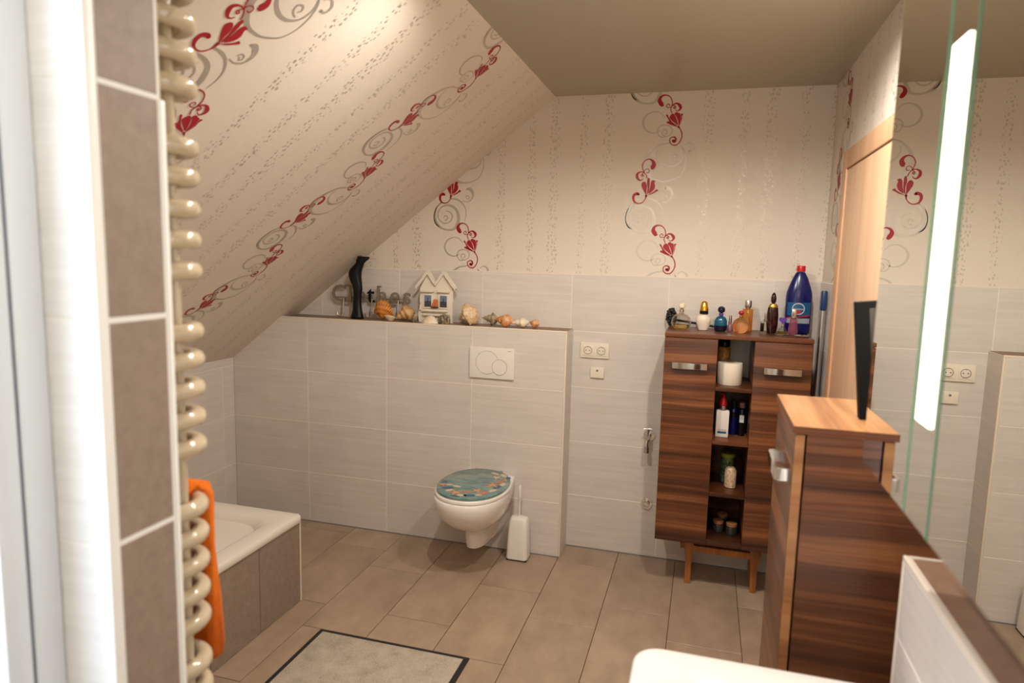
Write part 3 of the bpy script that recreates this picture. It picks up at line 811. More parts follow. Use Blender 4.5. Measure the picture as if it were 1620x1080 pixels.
# ---- basin tap standing at the back of the basin (out of the picture, below the mirror)
tp = empty('basin_tap', (0.985, -2.75, 0.85))
kid(lathe('tap_body', [(0.026, 0.8505), (0.026, 0.856), (0.020, 0.860), (0.020, 0.95), (0.016, 0.957), (0.0, 0.957)], M['chrome'], None, seg=20, cx=0.985, cy=-2.75), tp)
kid(tube('spout', catmull([(0.975, -2.75, 0.92), (0.93, -2.75, 0.935), (0.88, -2.75, 0.93), (0.865, -2.75, 0.915)], 5), 0.011, M['chrome']), tp)
kid(tube('lever', [(0.985, -2.75, 0.957), (0.955, -2.75, 0.985), (0.93, -2.75, 0.992)], [0.007, 0.006, 0.005], M['chrome']), tp)
tag(tp, 'chrome mixer tap at the back of the white washbasin', 'tap')

# ---- toilet
TCX = -0.398
wc = empty('toilet', (TCX, -NA, 0.10))
def bowl_sec(z, front, hw, hb, wide=0.26):
    """outline in plan, wall at y = 0, front at y = -front"""
    pts = []
    pts.append((-hb, 0.0))
    pts.append((-(hb + (hw - hb) * 0.55), -front * 0.24))
    cy = -front * 0.52
    for i in range(15):
        a = PI + PI * i / 14
        ca, sa = math.cos(a), math.sin(a)
        e = 0.88
        pts.append((hw * math.copysign(abs(ca) ** e, ca), cy + (front - abs(cy)) * math.copysign(abs(sa) ** e, sa)))
    pts.append(((hb + (hw - hb) * 0.55), -front * 0.24))
    pts.append((hb, 0.0))
    return [(TCX + x, -NA - 0.001 + y, z) for x, y in pts]
bm = bmesh.new()
add_loft(bm, [bowl_sec(*s) for s in (
    (0.120, 0.235, 0.040, 0.074), (0.106, 0.262, 0.048, 0.078), (0.112, 0.280, 0.055, 0.084), (0.150, 0.288, 0.058, 0.096), (0.205, 0.292, 0.062, 0.110), (0.222, 0.310, 0.074, 0.114),
    (0.240, 0.372, 0.108, 0.118), (0.270, 0.432, 0.138, 0.124), (0.310, 0.476, 0.160, 0.132), (0.350, 0.503, 0.173, 0.138), (0.385, 0.514, 0.180, 0.141), (0.410, 0.516, 0.181, 0.142), (0.417, 0.512, 0.178, 0.140))])
kid(build('ceramic_bowl', bm, M['porcelain'], smooth='auto'), wc)
def ellipse(cx, cy, a, b, z, n=40, e=0.92):
    out = []
    for i in range(n):
        t = 2 * PI * i / n
        c, s = math.cos(t), math.sin(t)
        out.append((cx + a * math.copysign(abs(c) ** e, c), cy + b * math.copysign(abs(s) ** e, s), z))
    return out
LCY = -0.425
bm = bmesh.new()
add_loft(bm, [ellipse(TCX, LCY, a, b, z) for a, b, z in ((0.176, 0.236, 0.4175), (0.183, 0.243, 0.421), (0.183, 0.243, 0.431), (0.178, 0.238, 0.436))])
kid(build('seat', bm, M['plastic_white'], smooth='auto'), wc)
def lid_mat():
    n = NT('sea_print_lid')
    p = n.pos()
    a = n.noise(n.mapping(p, (6, 22, 1)), 1.0, 5, 0.6)
    b = n.noise(p, 30, 3)
    f = n.math('ADD', n.math('MULTIPLY', a.outputs[0], 0.7), n.math('MULTIPLY', b.outputs[0], 0.3))
    n.set(Base_Color=n.ramp(f, [(0.30, srgb(74, 108, 116)), (0.5, srgb(114, 142, 136)), (0.68, srgb(152, 164, 146))]), Roughness=0.16)
    return n.m
M['lid'] = lid_mat()
bm = bmesh.new()
add_loft(bm, [ellipse(TCX, LCY, a, b, z) for a, b, z in ((0.170, 0.228, 0.4365), (0.174, 0.232, 0.439), (0.174, 0.232, 0.447), (0.168, 0.226, 0.4505))])
lid = kid(build('lid', bm, M['lid'], smooth='auto'), wc)
for s in (-1, 1):
    kid(lathe('hinge', [(0.012, 0.4175), (0.012, 0.440), (0.008, 0.444), (0.0, 0.444)], M['chrome'], None, seg=14, cx=TCX + s * 0.07, cy=-0.186), wc)
M['star'] = plain('orange_starfish_print', srgb(206, 150, 96), 0.25)
M['shell_print'] = plain('cream_shell_print', srgb(206, 186, 160), 0.25)
M['deep_print'] = plain('deep_blue_print', srgb(48, 92, 122), 0.25)
M['rose_print'] = plain('rose_shell_print', srgb(190, 116, 92), 0.25)
def starfish(x, y, r, rot, mat, z=0.4518):
    bm = bmesh.new()
    f = bm.faces.new([bm.verts.new((x + (r if k % 2 == 0 else r * 0.34) * math.cos(rot + PI * k / 5), y + (r if k % 2 == 0 else r * 0.34) * math.sin(rot + PI * k / 5), z)) for k in range(10)])
    f.normal_update(); bmesh.ops.triangulate(bm, faces=[f])
    in_root(build('starfish_print', bm, mat), lid, wc)
def blob(x, y, a, b, rot, mat, z=0.4512):
    bm = bmesh.new()
    bm.faces.new([bm.verts.new((x + a * math.cos(t) * math.cos(rot) - b * math.sin(t) * math.sin(rot), y + a * math.cos(t) * math.sin(rot) + b * math.sin(t) * math.cos(rot), z)) for t in (2 * PI * k / 12 for k in range(12))])
    in_root(build('shell_print', bm, mat), lid, wc)
for x, y, r, rot, m in ((-0.136, -0.085, 0.030, 0.3, 'star'), (-0.035, -0.170, 0.042, 0.9, 'star'), (0.055, -0.110, 0.038, 0.2, 'star'), (0.100, -0.010, 0.046, 0.6, 'star'),
                        (0.085, 0.105, 0.036, 1.1, 'shell_print'), (0.138, 0.080, 0.026, 0.4, 'star')):
    starfish(TCX + x, LCY + y, r, rot, M[m])
for x, y, a, b, rot, m in ((-0.095, -0.120, 0.030, 0.016, 0.4, 'deep_print'), (-0.105, -0.075, 0.022, 0.011, 0.2, 'shell_print'), (-0.075, -0.150, 0.022, 0.014, 0.9, 'shell_print'),
                           (-0.060, -0.085, 0.024, 0.012, -0.2, 'shell_print'), (0.005, -0.195, 0.026, 0.014, 0.1, 'shell_print'), (0.040, -0.185, 0.030, 0.018, 0.2, 'deep_print'),
                           (0.010, -0.140, 0.026, 0.013, 0.3, 'rose_print'), (0.095, -0.130, 0.026, 0.016, 0.8, 'rose_print'), (0.125, -0.085, 0.024, 0.014, 1.0, 'shell_print'),
                           (0.130, -0.030, 0.028, 0.015, 1.2, 'deep_print'), (0.145, 0.015, 0.026, 0.015, 1.4, 'shell_print'), (0.120, 0.045, 0.024, 0.014, 0.6, 'rose_print'),
                           (0.110, 0.150, 0.028, 0.014, 2.2, 'shell_print'), (0.145, 0.120, 0.020, 0.012, 1.8, 'deep_print'), (0.060, 0.165, 0.028, 0.012, 2.7, 'shell_print'),
                           (-0.140, -0.045, 0.020, 0.012, 1.2, 'deep_print'), (0.080, -0.165, 0.018, 0.010, 0.4, 'shell_print'), (-0.020, -0.215, 0.026, 0.010, 0.0, 'deep_print')):
    blob(TCX + x, LCY + y, a, b, rot, M[m])
tag(wc, 'wall-hung white toilet with a sea and starfish printed lid', 'toilet')

# ---- flush plate
fp = empty('flush_plate', (TCX + 0.002, -NA, 0.94))
M['plate_line'] = plain('grey_gap_line', srgb(120, 110, 100), 0.5)
kid(box('cover_plate', -0.519, -0.273, -NA - 0.013, -NA - 0.0002, 0.939, 1.103, M['plastic_white'], None, 0.003), fp)
def disc_y(name, cx, cz, r, y0, y1, mat, seg=36, bevel=0.0):
    bm = bmesh.new()
    add_prism(bm, [(cx + r * math.cos(2 * PI * k / seg), cz + r * math.sin(2 * PI * k / seg)) for k in range(seg)], y0, y1, lambda u, v, n: Vector((u, n, v)))
    if bevel: bmesh.ops.bevel(bm, geom=[e for e in bm.edges if abs(e.verts[0].co.y - e.verts[1].co.y) < 1e-6], offset=bevel, segments=2, affect='EDGES')
    return build(name, bm, mat, None, smooth='auto')
YB = -NA - 0.013
kid(disc_y('button_gap', -0.422, 1.024, 0.0625, YB - 0.0003, YB + 0.002, M['plate_line']), fp)
kid(disc_y('large_button', -0.422, 1.024, 0.0610, YB - 0.0015, YB + 0.002, M['plastic_white'], bevel=0.001), fp)
kid(disc_y('button_gap', -0.352, 1.002, 0.0415, YB - 0.0018, YB + 0.002, M['plate_line']), fp)
kid(disc_y('small_button', -0.352, 1.002, 0.0400, YB - 0.003, YB + 0.002, M['plastic_white'], bevel=0.001), fp)
tag(fp, 'white dual flush plate with two round buttons on the boxed wall', 'flush plate')

def text_mesh(s, size, depth, bold=0.0):
    cu = bpy.data.curves.new('lettering', 'FONT')
    cu.body = s; cu.size = size; cu.extrude = depth; cu.offset = bold; cu.align_x = 'CENTER'; cu.resolution_u = 3
    o = bpy.data.objects.new('lettering', cu)
    COL.objects.link(o)
    dg = bpy.context.evaluated_depsgraph_get()
    me = bpy.data.meshes.new_from_object(o.evaluated_get(dg))
    bpy.data.objects.remove(o, do_unlink=True); bpy.data.curves.remove(cu)
    return me
def lettering(name, s, size, depth, mat, p, parent, rz=0.0, bold=0.0, tilt=0.0):
    """upright text facing -y at point p"""
    me = text_mesh(s, size, depth, bold)
    me.transform(Matrix.Translation(Vector(p)) @ Matrix.Rotation(rz, 4, 'Z') @ Matrix.Rotation(PI / 2, 4, 'X') @ Matrix.Rotation(tilt, 4, 'Z'))
    me.materials.clear(); me.materials.append(mat); me.name = name
    o = link_mesh(name, me)
    if parent is not None: kid(o, parent)
    return o
lettering('maker_name', 'GEBERIT', 0.0055, 0.0002, M['plate_line'], (-0.299, YB - 0.0004, 1.088), fp)

# ---- toilet brush
tb = empty('toilet_brush', (-0.206, -0.24, 0))
kid(box('rubber_base', -0.262, -0.152, -0.286, -0.198, 0.0, 0.006, M['black_matte'], None, 0.002), tb)
bm = bmesh.new()
add_loft(bm, [rrect(-0.264 + i, -0.150 - i, -0.288 + i, -0.196 - i, r, z) for i, r, z in ((0.003, 0.018, 0.006), (0.0, 0.02, 0.010), (0.006, 0.02, 0.205), (0.012, 0.022, 0.222), (0.026, 0.018, 0.230))])
kid(build('holder', bm, M['plastic_white'], smooth='auto'), tb)
kid(tube('handle', [(-0.207, -0.242, 0.228), (-0.207, -0.242, 0.312)], 0.0055, M['plastic_white']), tb)
kid(tube('grip', [(-0.207, -0.242, 0.310), (-0.207, -0.242, 0.316), (-0.207, -0.242, 0.390), (-0.207, -0.242, 0.398)], [0.005, 0.0085, 0.0085, 0.005], M['plastic_white'], seg=14), tb)
tag(tb, 'white toilet brush in a tall rounded holder on the floor', 'toilet brush')

# ---- bath mat
bmx0, bmx1, bmy0, bmy1 = -0.812, -0.146, -2.10, -1.172
mat_r = empty('bath_mat', (-0.48, -1.6, 0))
def mat_pile():
    n = NT('speckled_cream_pile')
    p = n.pos()
    a = n.noise(p, 220, 3, 0.7); b = n.noise(p, 14, 4)
    f = n.math('ADD', n.math('MULTIPLY', a.outputs[0], 0.6), n.math('MULTIPLY', b.outputs[0], 0.4))
    n.set(Base_Color=n.ramp(f, [(0.32, srgb(138, 126, 110)), (0.5, srgb(184, 171, 153)), (0.7, srgb(204, 192, 175))]), Roughness=0.95)
    n.bump(a.outputs[0], 0.8, 0.004)
    return n.m
M['pile'] = mat_pile()
kid(box('pile', bmx0 + 0.021, bmx1 - 0.021, bmy0 + 0.021, bmy1 - 0.021, 0.001, 0.008, M['pile'], None, 0.002), mat_r)
bm = bmesh.new()
add_loft(bm, [rrect(bmx0 + i, bmx1 - i, bmy0 + i, bmy1 - i, 0.004, z, 3) for i, z in ((0.022, 0.0003), (0.0, 0.0003), (0.0, 0.003), (0.003, 0.0055), (0.0195, 0.0055), (0.022, 0.003))], cap0=False, cap1=False)
kid(build('border', bm, M['black_matte']), mat_r)
tag(mat_r, 'flat cream bath mat with a narrow black border on the floor', 'bath mat')

# ---- towel radiator on the far face of the partition
rd = empty('towel_radiator', (-0.33, -2.64, 0.60))
YN, YFAR, XE, RT = -2.690, -2.600, -0.158, 0.0145
zs = [1.971, 1.923, 1.876, 1.827, 1.737, 1.691, 1.642, 1.594, 1.545, 1.448, 1.402, 1.354, 1.306, 1.259, 1.154, 1.106, 1.057, 1.006, 0.956, 0.877, 0.829, 0.781, 0.733, 0.685]
pts = [(-0.44, YN, 0), (-0.40, YN, 0), (XE - 0.02, YN, 0)]
rr_ = (YFAR - YN) / 2
pts += [(XE + rr_ * math.sin(t) * 0.9, (YN + YFAR) / 2 - rr_ * math.cos(t), 0) for t in (PI * k / 12 for k in range(0, 13))]
pts += [(XE - 0.02, YFAR, 0), (-0.40, YFAR, 0), (-0.44, YFAR, 0)]
bm = bmesh.new(); add_tube(bm, pts, RT, 14)
bmesh.ops.recalc_face_normals(bm, faces=bm.faces)
tme = bpy.data.meshes.new('tube'); bm.to_mesh(tme); bm.free()
for p in tme.polygons: p.use_smooth = True
tme.materials.append(M['cream_enamel'])
for z in zs:
    o = link_mesh('tube', tme, rd)
    o.location = Vector((-0.008 * (2.0 - z), 0, z)) - Vector(rd.location)
for x in (-0.165, -0.42):
    kid(tube('collector', [(x, YN, 0.64), (x, YN, 1.99)], 0.013, M['cream_enamel'], seg=14), rd)
for z in (0.72, 1.22, 1.90):
    for x in (-0.165, -0.42):
        kid(tube('wall_bracket', [(x, YP1 + 0.0005, z), (x, YN, z)], 0.008, M['cream_enamel']), rd)
kid(tube('collector', [(-0.142, -2.645, 0.64), (-0.142, -2.645, 1.985)], 0.009, M['cream_enamel'], seg=12), rd)
kid(tube('heater_cable', catmull([(-0.160, -2.672, 0.70), (-0.160, -2.672, 1.2), (-0.158, -2.672, 1.5), (-0.156, -2.672, 1.75), (-0.165, -2.672, 1.80)], 5), 0.006, M['black_matte'], seg=8), rd)
tag(rd, 'cream tubular towel radiator with looped tubes behind the taupe partition', 'radiator')

# ---- orange towel over the radiator
tw = bmesh.new()
prof = []
# cross section (y, z) of a towel folded over the tube at z = 1.154
outer = [(-2.668, 0.915), (-2.668, 1.00), (-2.664, 1.10), (-2.652, 1.160), (-2.630, 1.182), (-2.600, 1.188), (-2.572, 1.176), (-2.560, 1.150), (-2.556, 1.06), (-2.548, 0.95), (-2.545, 0.86), (-2.550, 0.838)]
inner = [(-2.570, 0.838), (-2.574, 0.86), (-2.578, 0.95), (-2.580, 1.06), (-2.582, 1.145), (-2.600, 1.1715), (-2.618, 1.150), (-2.632, 1.10), (-2.640, 1.00), (-2.642, 0.915)]
ring = outer + inner
secs = []
for i in range(15):
    t = i / 14
    x = -0.41 + t * (0.41 - 0.152)
    s = []
    for y, z in ring:
        wy = 0.004 * math.sin(9 * t + z * 20) + 0.003 * math.sin(23 * t)
        e = 0.0
        if t < 0.01 or t > 0.99: e = 0.004
        s.append((x, y + (wy if y > -2.585 else wy * 0.2), z + 0.004 * math.sin(13 * t + 1) * (1 if z < 0.93 else 0)))
    secs.append(s)
add_loft(tw, secs)
def towel_mat():
    n = NT('orange_terry'); a = n.noise(n.pos(), 260, 3, 0.7); b = n.noise(n.pos(), 18, 3)
    f = n.math('ADD', n.math('MULTIPLY', a.outputs[0], 0.5), n.math('MULTIPLY', b.outputs[0], 0.5))
    n.set(Base_Color=n.ramp(f, [(0.3, srgb(226, 92, 0)), (0.7, srgb(250, 132, 6))]), Roughness=0.95)
    n.bump(a.outputs[0], 0.9, 0.004); return n.m
M['towel'] = towel_mat()
towel = build('towel', tw, M['towel'], smooth=True)
tag(towel, 'orange terry towel folded over the lower tubes of the cream radiator', 'towel')

# ---- ceiling downlights, out of view, assumed from highlights on the radiator tubes
def downlight(x, y, power, col=(1.0, 0.935, 0.85)):
    r = empty('assumed_ceiling_spot', (x, y, H))
    kid(lathe('rim', [(0.030, H - 0.0005), (0.044, H - 0.0005), (0.044, H - 0.004), (0.036, H - 0.008), (0.030, H - 0.004)], M['chrome'], None, seg=24, cx=x, cy=y), r)
    kid(lathe('lens', [(0.0, H - 0.001), (0.030, H - 0.001), (0.028, H - 0.003), (0.0, H - 0.004)], M['spot_glow'], None, seg=20, cx=x, cy=y), r)
    l = bpy.data.lights.new('spot_beam', 'SPOT'); l.energy = power; l.color = col; l.shadow_soft_size = 0.03
    l.spot_size = math.radians(168); l.spot_blend = 0.5
    o = bpy.data.objects.new('spot_beam', l); COL.objects.link(o); o.location = (x, y, H - 0.012)
    kid(o, r)
    return r
M['spot_glow'] = emitter('assumed_halogen_lens', (1.0, 0.82, 0.6, 1), 12)
SPOTS = [(0.05, -1.66, 58, 'assumed chrome downlight in the taupe ceiling near the roof slope'), (0.80, -1.48, 58, 'assumed chrome downlight in the taupe ceiling above the narrow cabinet'),
         (0.40, -3.70, 31, 'assumed chrome downlight in the taupe ceiling in front of the mirror cabinet')]
for x, y, p, lb in SPOTS:
    tag(downlight(x, y, p), lb, 'downlight', 'assumed ceiling downlights')

# ================================================================== small things
# ---- sockets and blank plate on the back wall
M['socket_white'] = plain('socket_white_plastic', srgb(232, 222, 204), 0.3)
M['hole'] = plain('dark_hole', (0.01, 0.01, 0.01, 1), 0.7)
so = empty('double_socket', (0.1195, 0, 1.06))
kid(box('cover_frame', 0.0435, 0.1955, -0.010, -0.0002, 1.0586, 1.1396, M['socket_white'], None, 0.003), so)
for cx in (0.0840, 0.1550):
    cz = 1.0991
    ins = kid(box('insert', cx - 0.0275, cx + 0.0275, -0.0125, -0.009, cz - 0.0275, cz + 0.0275, M['socket_white'], None, 0.0015), so)
    bm = bmesh.new()
    add_tube(bm, [(cx + 0.0205 * math.cos(t), -0.0130, cz + 0.0205 * math.sin(t)) for t in (2 * PI * k / 28 for k in range(28))], 0.0013, 6, closed=True)
    in_root(build('rim', bm, M['plate_line'], smooth=True), ins, so)
    for dx in (-0.0095, 0.0095):
        in_root(disc_y('pin_hole', cx + dx, cz, 0.0028, -0.0128, -0.011, M['hole'], 12), ins, so)
    for dz in (-0.0185, 0.0185):
        in_root(box('earth_clip', cx - 0.003, cx + 0.003, -0.0140, -0.011, cz + dz - 0.002, cz + dz + 0.002, M['steel'], None), ins, so)
tag(so, 'white double wall socket on the tiles beside the boxed wall', 'socket')
bp_ = empty('cable_outlet_plate', (0.138, 0, 0.955))
kid(box('cover', 0.102, 0.174, -0.012, -0.0002, 0.953, 1.010, M['socket_white'], None, 0.003), bp_)
kid(disc_y('screw', 0.138, 0.993, 0.0055, -0.0132, -0.010, M['plate_line'], 16), bp_)
tag(bp_, 'small white cover plate with one grey screw under the double socket', 'cover plate')

# ---- wall tap and drain rosette
wt = empty('wall_tap', (0.425, 0, 0.65))
def disc_part(name, cx, cz, r, y0, y1, mat, root, bevel=0.0): return kid(disc_y(name, cx, cz, r, y0, y1, mat, 28, bevel), root)
disc_part('rosette', 0.425, 0.668, 0.030, -0.010, -0.0002, M['chrome'], wt, 0.003)
kid(tube('valve_body', [(0.425, -0.008, 0.668), (0.422, -0.045, 0.668), (0.419, -0.075, 0.668)], [0.012, 0.014, 0.011], M['chrome'], seg=14), wt)
kid(tube('spout', [(0.420, -0.055, 0.668), (0.418, -0.064, 0.640), (0.418, -0.066, 0.620)], [0.010, 0.009, 0.009], M['chrome'], seg=12), wt)
kid(tube('hose_nozzle', [(0.418, -0.066, 0.622), (0.418, -0.066, 0.590)], 0.0125, M['steel'], seg=14), wt)
kid(tube('spindle', [(0.420, -0.055, 0.675), (0.420, -0.055, 0.712)], 0.005, M['chrome']), wt)
kid(tube('lever', [(0.398, -0.055, 0.712), (0.442, -0.055, 0.714)], 0.0048, M['chrome']), wt)
tag(wt, 'chrome washing machine tap on the wall beside the tall walnut cabinet', 'tap')
dr = empty('drain_rosette', (0.428, 0, 0.27))
disc_part('rosette', 0.428, 0.296, 0.030, -0.008, -0.0002, M['chrome'], dr, 0.003)
kid(tube('stub_pipe', [(0.428, -0.006, 0.296), (0.428, -0.020, 0.296)], 0.018, M['steel'], seg=18), dr)
M['sticker'] = plain('white_sticker', srgb(220, 218, 212), 0.5)
kid(prism('sticker', [(-0.012, -0.006), (0.012, -0.006), (0.012, 0.006), (-0.012, 0.006)], -0.0206, -0.0201,
          lambda u, v, n: Vector((0.428 + u * 0.8 + v * 0.6, n, 0.296 - u * 0.6 + v * 0.8)), M['sticker']), dr)
tag(dr, 'round chrome drain rosette low on the wall below the tap', 'drain rosette')

# ---- things on the boxed wall, from the slope outwards
ZL_ = ZT + 0.0003
sg = empty('clothes_sign', (-1.18, -0.03, ZL_))
M['sign_grey'] = plain('brushed_grey_metal', srgb(138, 126, 108), 0.4, 0.3)
cur = -1.435
for ch, wd, mt in (('C', 0.105, 'sign_grey'), ('l', 0.045, 'sign_grey'), ('o', 0.080, 'sign_grey'), ('t', 0.050, 'black'), ('h', 0.085, 'sign_grey'), ('e', 0.078, 'sign_grey'), ('s', 0.07, 'sign_grey')):
    o = lettering('letter', ch, 0.138, 0.004, M[mt], (cur + wd / 2, -0.036, 1.301), sg, bold=0.0012)
    cur += wd + 0.001
M['serif'] = M['sign_grey']
for x0, x1, z0, z1, mt in ((-1.340, -1.276, 1.296, 1.306, 'sign_grey'), (-1.342, -1.310, 1.388, 1.398, 'sign_grey'), (-1.138, -1.092, 1.296, 1.306, 'sign_grey'),
                           (-1.136, -1.110, 1.388, 1.398, 'sign_grey')):
    kid(box('serif', x0, x1, -0.040, -0.032, z0, z1, M[mt], None, 0.001), sg)
kid(box('backing_bar', -1.40, -0.96, -0.0315, -0.0275, 1.318, 1.328, M['sign_grey'], None), sg)
for x in (-1.345, -1.165, -1.000):
    pts = [(x, -0.045, 1.318), (x, -0.050, 1.27), (x, -0.052, 1.236), (x - 0.006, -0.056, 1.219), (x - 0.018, -0.060, 1.2148), (x - 0.032, -0.062, 1.222), (x - 0.036, -0.062, 1.240)]
    kid(tube('hook', catmull(pts, 4), 0.0042, M['chrome'], seg=8), sg)
    kid(tube('hook_stem', [(x, -0.0322, 1.318), (x, -0.046, 1.318)], 0.0042, M['chrome'], seg=8), sg)
tag(sg, 'grey metal sign of letters reading Clothes with hooks behind the cat figure', 'sign')

# ---- black cat figure, slender, head turned upward
ct = bmesh.new()
cxs = [(0.0, 0.034, 0.0), (0.012, 0.033, 0.0), (0.045, 0.025, 0.0), (0.090, 0.021, -0.001), (0.135, 0.021, 0.001), (0.165, 0.024, 0.003), (0.190, 0.026, 0.000),
       (0.215, 0.030, -0.008), (0.240, 0.033, -0.014), (0.262, 0.034, -0.013), (0.282, 0.031, -0.005), (0.300, 0.026, 0.008), (0.314, 0.022, 0.018)]
secs = []
for z, r, dx in cxs:
    r *= 1.16
    secs.append([(dx + r * math.cos(2 * PI * k / 20), 0.78 * r * math.sin(2 * PI * k / 20), z) for k in range(20)])
head = [(0.322, 0.026, 0.020), (0.334, 0.028, 0.024), (0.346, 0.023, 0.028), (0.353, 0.012, 0.030)]
for z, r, dx in head:
    secs.append([(dx + r * math.cos(2 * PI * k / 20) * (1.25 if math.cos(2 * PI * k / 20) > 0 else 0.95), 0.8 * r * math.sin(2 * PI * k / 20), z) for k in range(20)])
add_loft(ct, secs)
cat_root = empty('cat_figure', (-1.236, -0.085, ZL_))
build('body', ct, M['black'], cat_root, smooth=True)
bm = bmesh.new()
add_loft(bm, [[(0.036 + t * 0.040 + 0.0, r * math.cos(a), 0.332 + t * 0.014 + r * 0.9 * math.sin(a)) for a in (2 * PI * k / 12 for k in range(12))] for t, r in ((0, 0.020), (0.4, 0.016), (0.8, 0.010), (1.0, 0.005))])
build('muzzle', bm, M['black'], cat_root, smooth=True)
for s in (-1, 1):
    bm = bmesh.new()
    add_loft(bm, [[(0.014 + 0.008 * math.cos(a) * q, s * 0.011 + 0.006 * math.sin(a) * q, z) for a in (2 * PI * k / 8 for k in range(8))] for q, z in ((1.0, 0.338), (0.7, 0.355), (0.15, 0.371))])
    build('ear', bm, M['black'], cat_root, smooth=True)
tag(cat_root, 'slender black cat figure with raised head in front of the letter sign', 'figurine')

# ---- shells
def shell_mat(name, c0, c1, c2, scale=40, stripes=False):
    n = NT(name)
    tc_ = n.n('ShaderNodeTexCoord').outputs['Object']
    a = n.noise(tc_, scale, 4, 0.65)
    f = a.outputs[0]
    if stripes:
        sp = n.n('ShaderNodeSeparateXYZ'); n.l(tc_, sp.inputs[0])
        ang = n.math('ARCTAN2', sp.outputs[0], n.math('ADD', sp.outputs[2], 0.004))
        w = n.math('MULTIPLY_ADD', n.math('SINE', n.math('MULTIPLY', ang, 44)), 0.16, 0.5)
        rad = n.math('SQRT', n.math('ADD', n.math('MULTIPLY', sp.outputs[0], sp.outputs[0]), n.math('MULTIPLY', sp.outputs[2], sp.outputs[2])))
        bnd = n.math('MULTIPLY', n.math('SINE', n.math('MULTIPLY', rad, 260)), 0.08)
        f = n.math('ADD', n.math('ADD', n.math('MULTIPLY', f, 0.3), n.math('MULTIPLY', w, 0.7)), bnd)
    n.set(Base_Color=n.ramp(f, [(0.28, c0), (0.5, c1), (0.72, c2)]), Roughness=0.4)
    n.bump(a.outputs[0], 0.3, 0.002)
    return n.m
M['sh_orange'] = shell_mat('orange_striped_shell', srgb(104, 40, 14), srgb(206, 128, 40), srgb(226, 160, 70), 30, True)
M['sh_tan'] = shell_mat('tan_conch', srgb(150, 100, 52), srgb(206, 164, 108), srgb(228, 200, 156))
M['sh_white'] = shell_mat('cream_white_shell', srgb(206, 184, 150), srgb(226, 208, 178), srgb(238, 226, 204), 18)
M['sh_pink'] = shell_mat('cream_rose_conch', srgb(170, 112, 74), srgb(218, 186, 146), srgb(238, 220, 190), 55)
M['sh_olive'] = shell_mat('olive_grey_shell', srgb(82, 72, 54), srgb(150, 134, 104), srgb(206, 188, 154), 60)
M['sh_rust'] = shell_mat('rust_orange_shell', srgb(150, 84, 42), srgb(206, 142, 88), srgb(232, 200, 160), 45)
M['sh_dark'] = shell_mat('dark_mottled_shell', srgb(40, 34, 30), srgb(104, 90, 72), srgb(190, 168, 130), 60)

def scallop(name, R, spread, ribs, dome, mat, loc, rot=(0, 0, 0), label='', sy=1.0):
    bm = bmesh.new()
    na, nr = ribs * 4, 8
    rows = []
    for j in range(nr + 1):
        t = j / nr
        row = []
        for i in range(na + 1):
            a = -spread + 2 * spread * i / na
            rr = R * t * (1 + 0.025 * math.cos(ribs * (a + spread) / spread * PI) * t) * (0.86 + 0.14 * math.cos(a))
            h = dome * R * math.sin(PI * min(1, 0.12 + t * 0.88)) ** 0.8 * math.cos(a / spread * PI / 2.3) + 0.012 * R * math.cos(ribs * (a + spread) / spread * PI) * t
            row.append(bm.verts.new((rr * math.sin(a), -h, rr * math.cos(a) * sy)))
        rows.append(row)
    for a, b in zip(rows, rows[1:]):
        for i in range(na): bm.faces.new((a[i], a[i + 1], b[i + 1], b[i]))
    bmesh.ops.remove_doubles(bm, verts=bm.verts, dist=1e-5)
    bmesh.ops.recalc_face_normals(bm, faces=bm.faces)
    bmesh.ops.solidify(bm, geom=list(bm.faces), thickness=0.0022)
    o = build(name, bm, mat, smooth=True)
    o.location = loc; o.rotation_euler = rot
    tag(o, label, 'shell', 'sea shells on the boxed wall')
    return o

def conch(name, L, R, knobs, kh, mat, loc, rot, label, squash=1.0, turns=5):
    """spired whorled shell lying along local x"""
    bm = bmesh.new()
    nu, nv = 36, 24
    prof = []
    for j in range(nu + 1):
        t = j / nu
        env = R * ((t / 0.62) ** 0.9 if t < 0.62 else (1 - ((t - 0.62) / 0.38) ** 1.6) ** 0.7 if t < 1 else 0)
        w = 0.16 * abs(math.sin(PI * turns * t)) if t < 0.62 else 0.0
        prof.append((max(env * (1 - w), 0.0006), t))
    rings = []
    for r, t in prof:
        ring = []
        for k in range(nv):
            a = 2 * PI * k / nv
            kn = 1 + kh * max(0, math.cos(knobs * a + 5 * t)) ** 6 * math.exp(-((t - 0.58) / 0.10) ** 2) + 0.4 * kh * max(0, math.cos(knobs * a)) ** 4 * math.exp(-((t - 0.36) / 0.06) ** 2)
            lip = 1 + 0.28 * math.exp(-((t - 0.78) / 0.16) ** 2) * max(0, math.cos(a - 4.0)) ** 2
            ring.append(bm.verts.new(((t - 0.5) * L, r * kn * lip * math.cos(a), r * kn * lip * math.sin(a) * squash)))
        rings.append(ring)
    for a, b in zip(rings, rings[1:]):
        for k in range(nv):
            j = (k + 1) % nv
            bm.faces.new((a[k], a[j], b[j], b[k]))
    bm.faces.new(list(reversed(rings[0]))); bm.faces.new(rings[-1])
    o = build(name, bm, mat, smooth=True)
    R3 = Matrix.Rotation(rot[2], 4, 'Z') @ Matrix.Rotation(rot[1], 4, 'Y') @ Matrix.Rotation(rot[0], 4, 'X')
    o.data.transform(R3)
    zmin = min(v.co.z for v in o.data.vertices)
    o.location = (loc[0], loc[1], loc[2] - zmin)
    tag(o, label, 'shell', 'sea shells on the boxed wall')
    return o

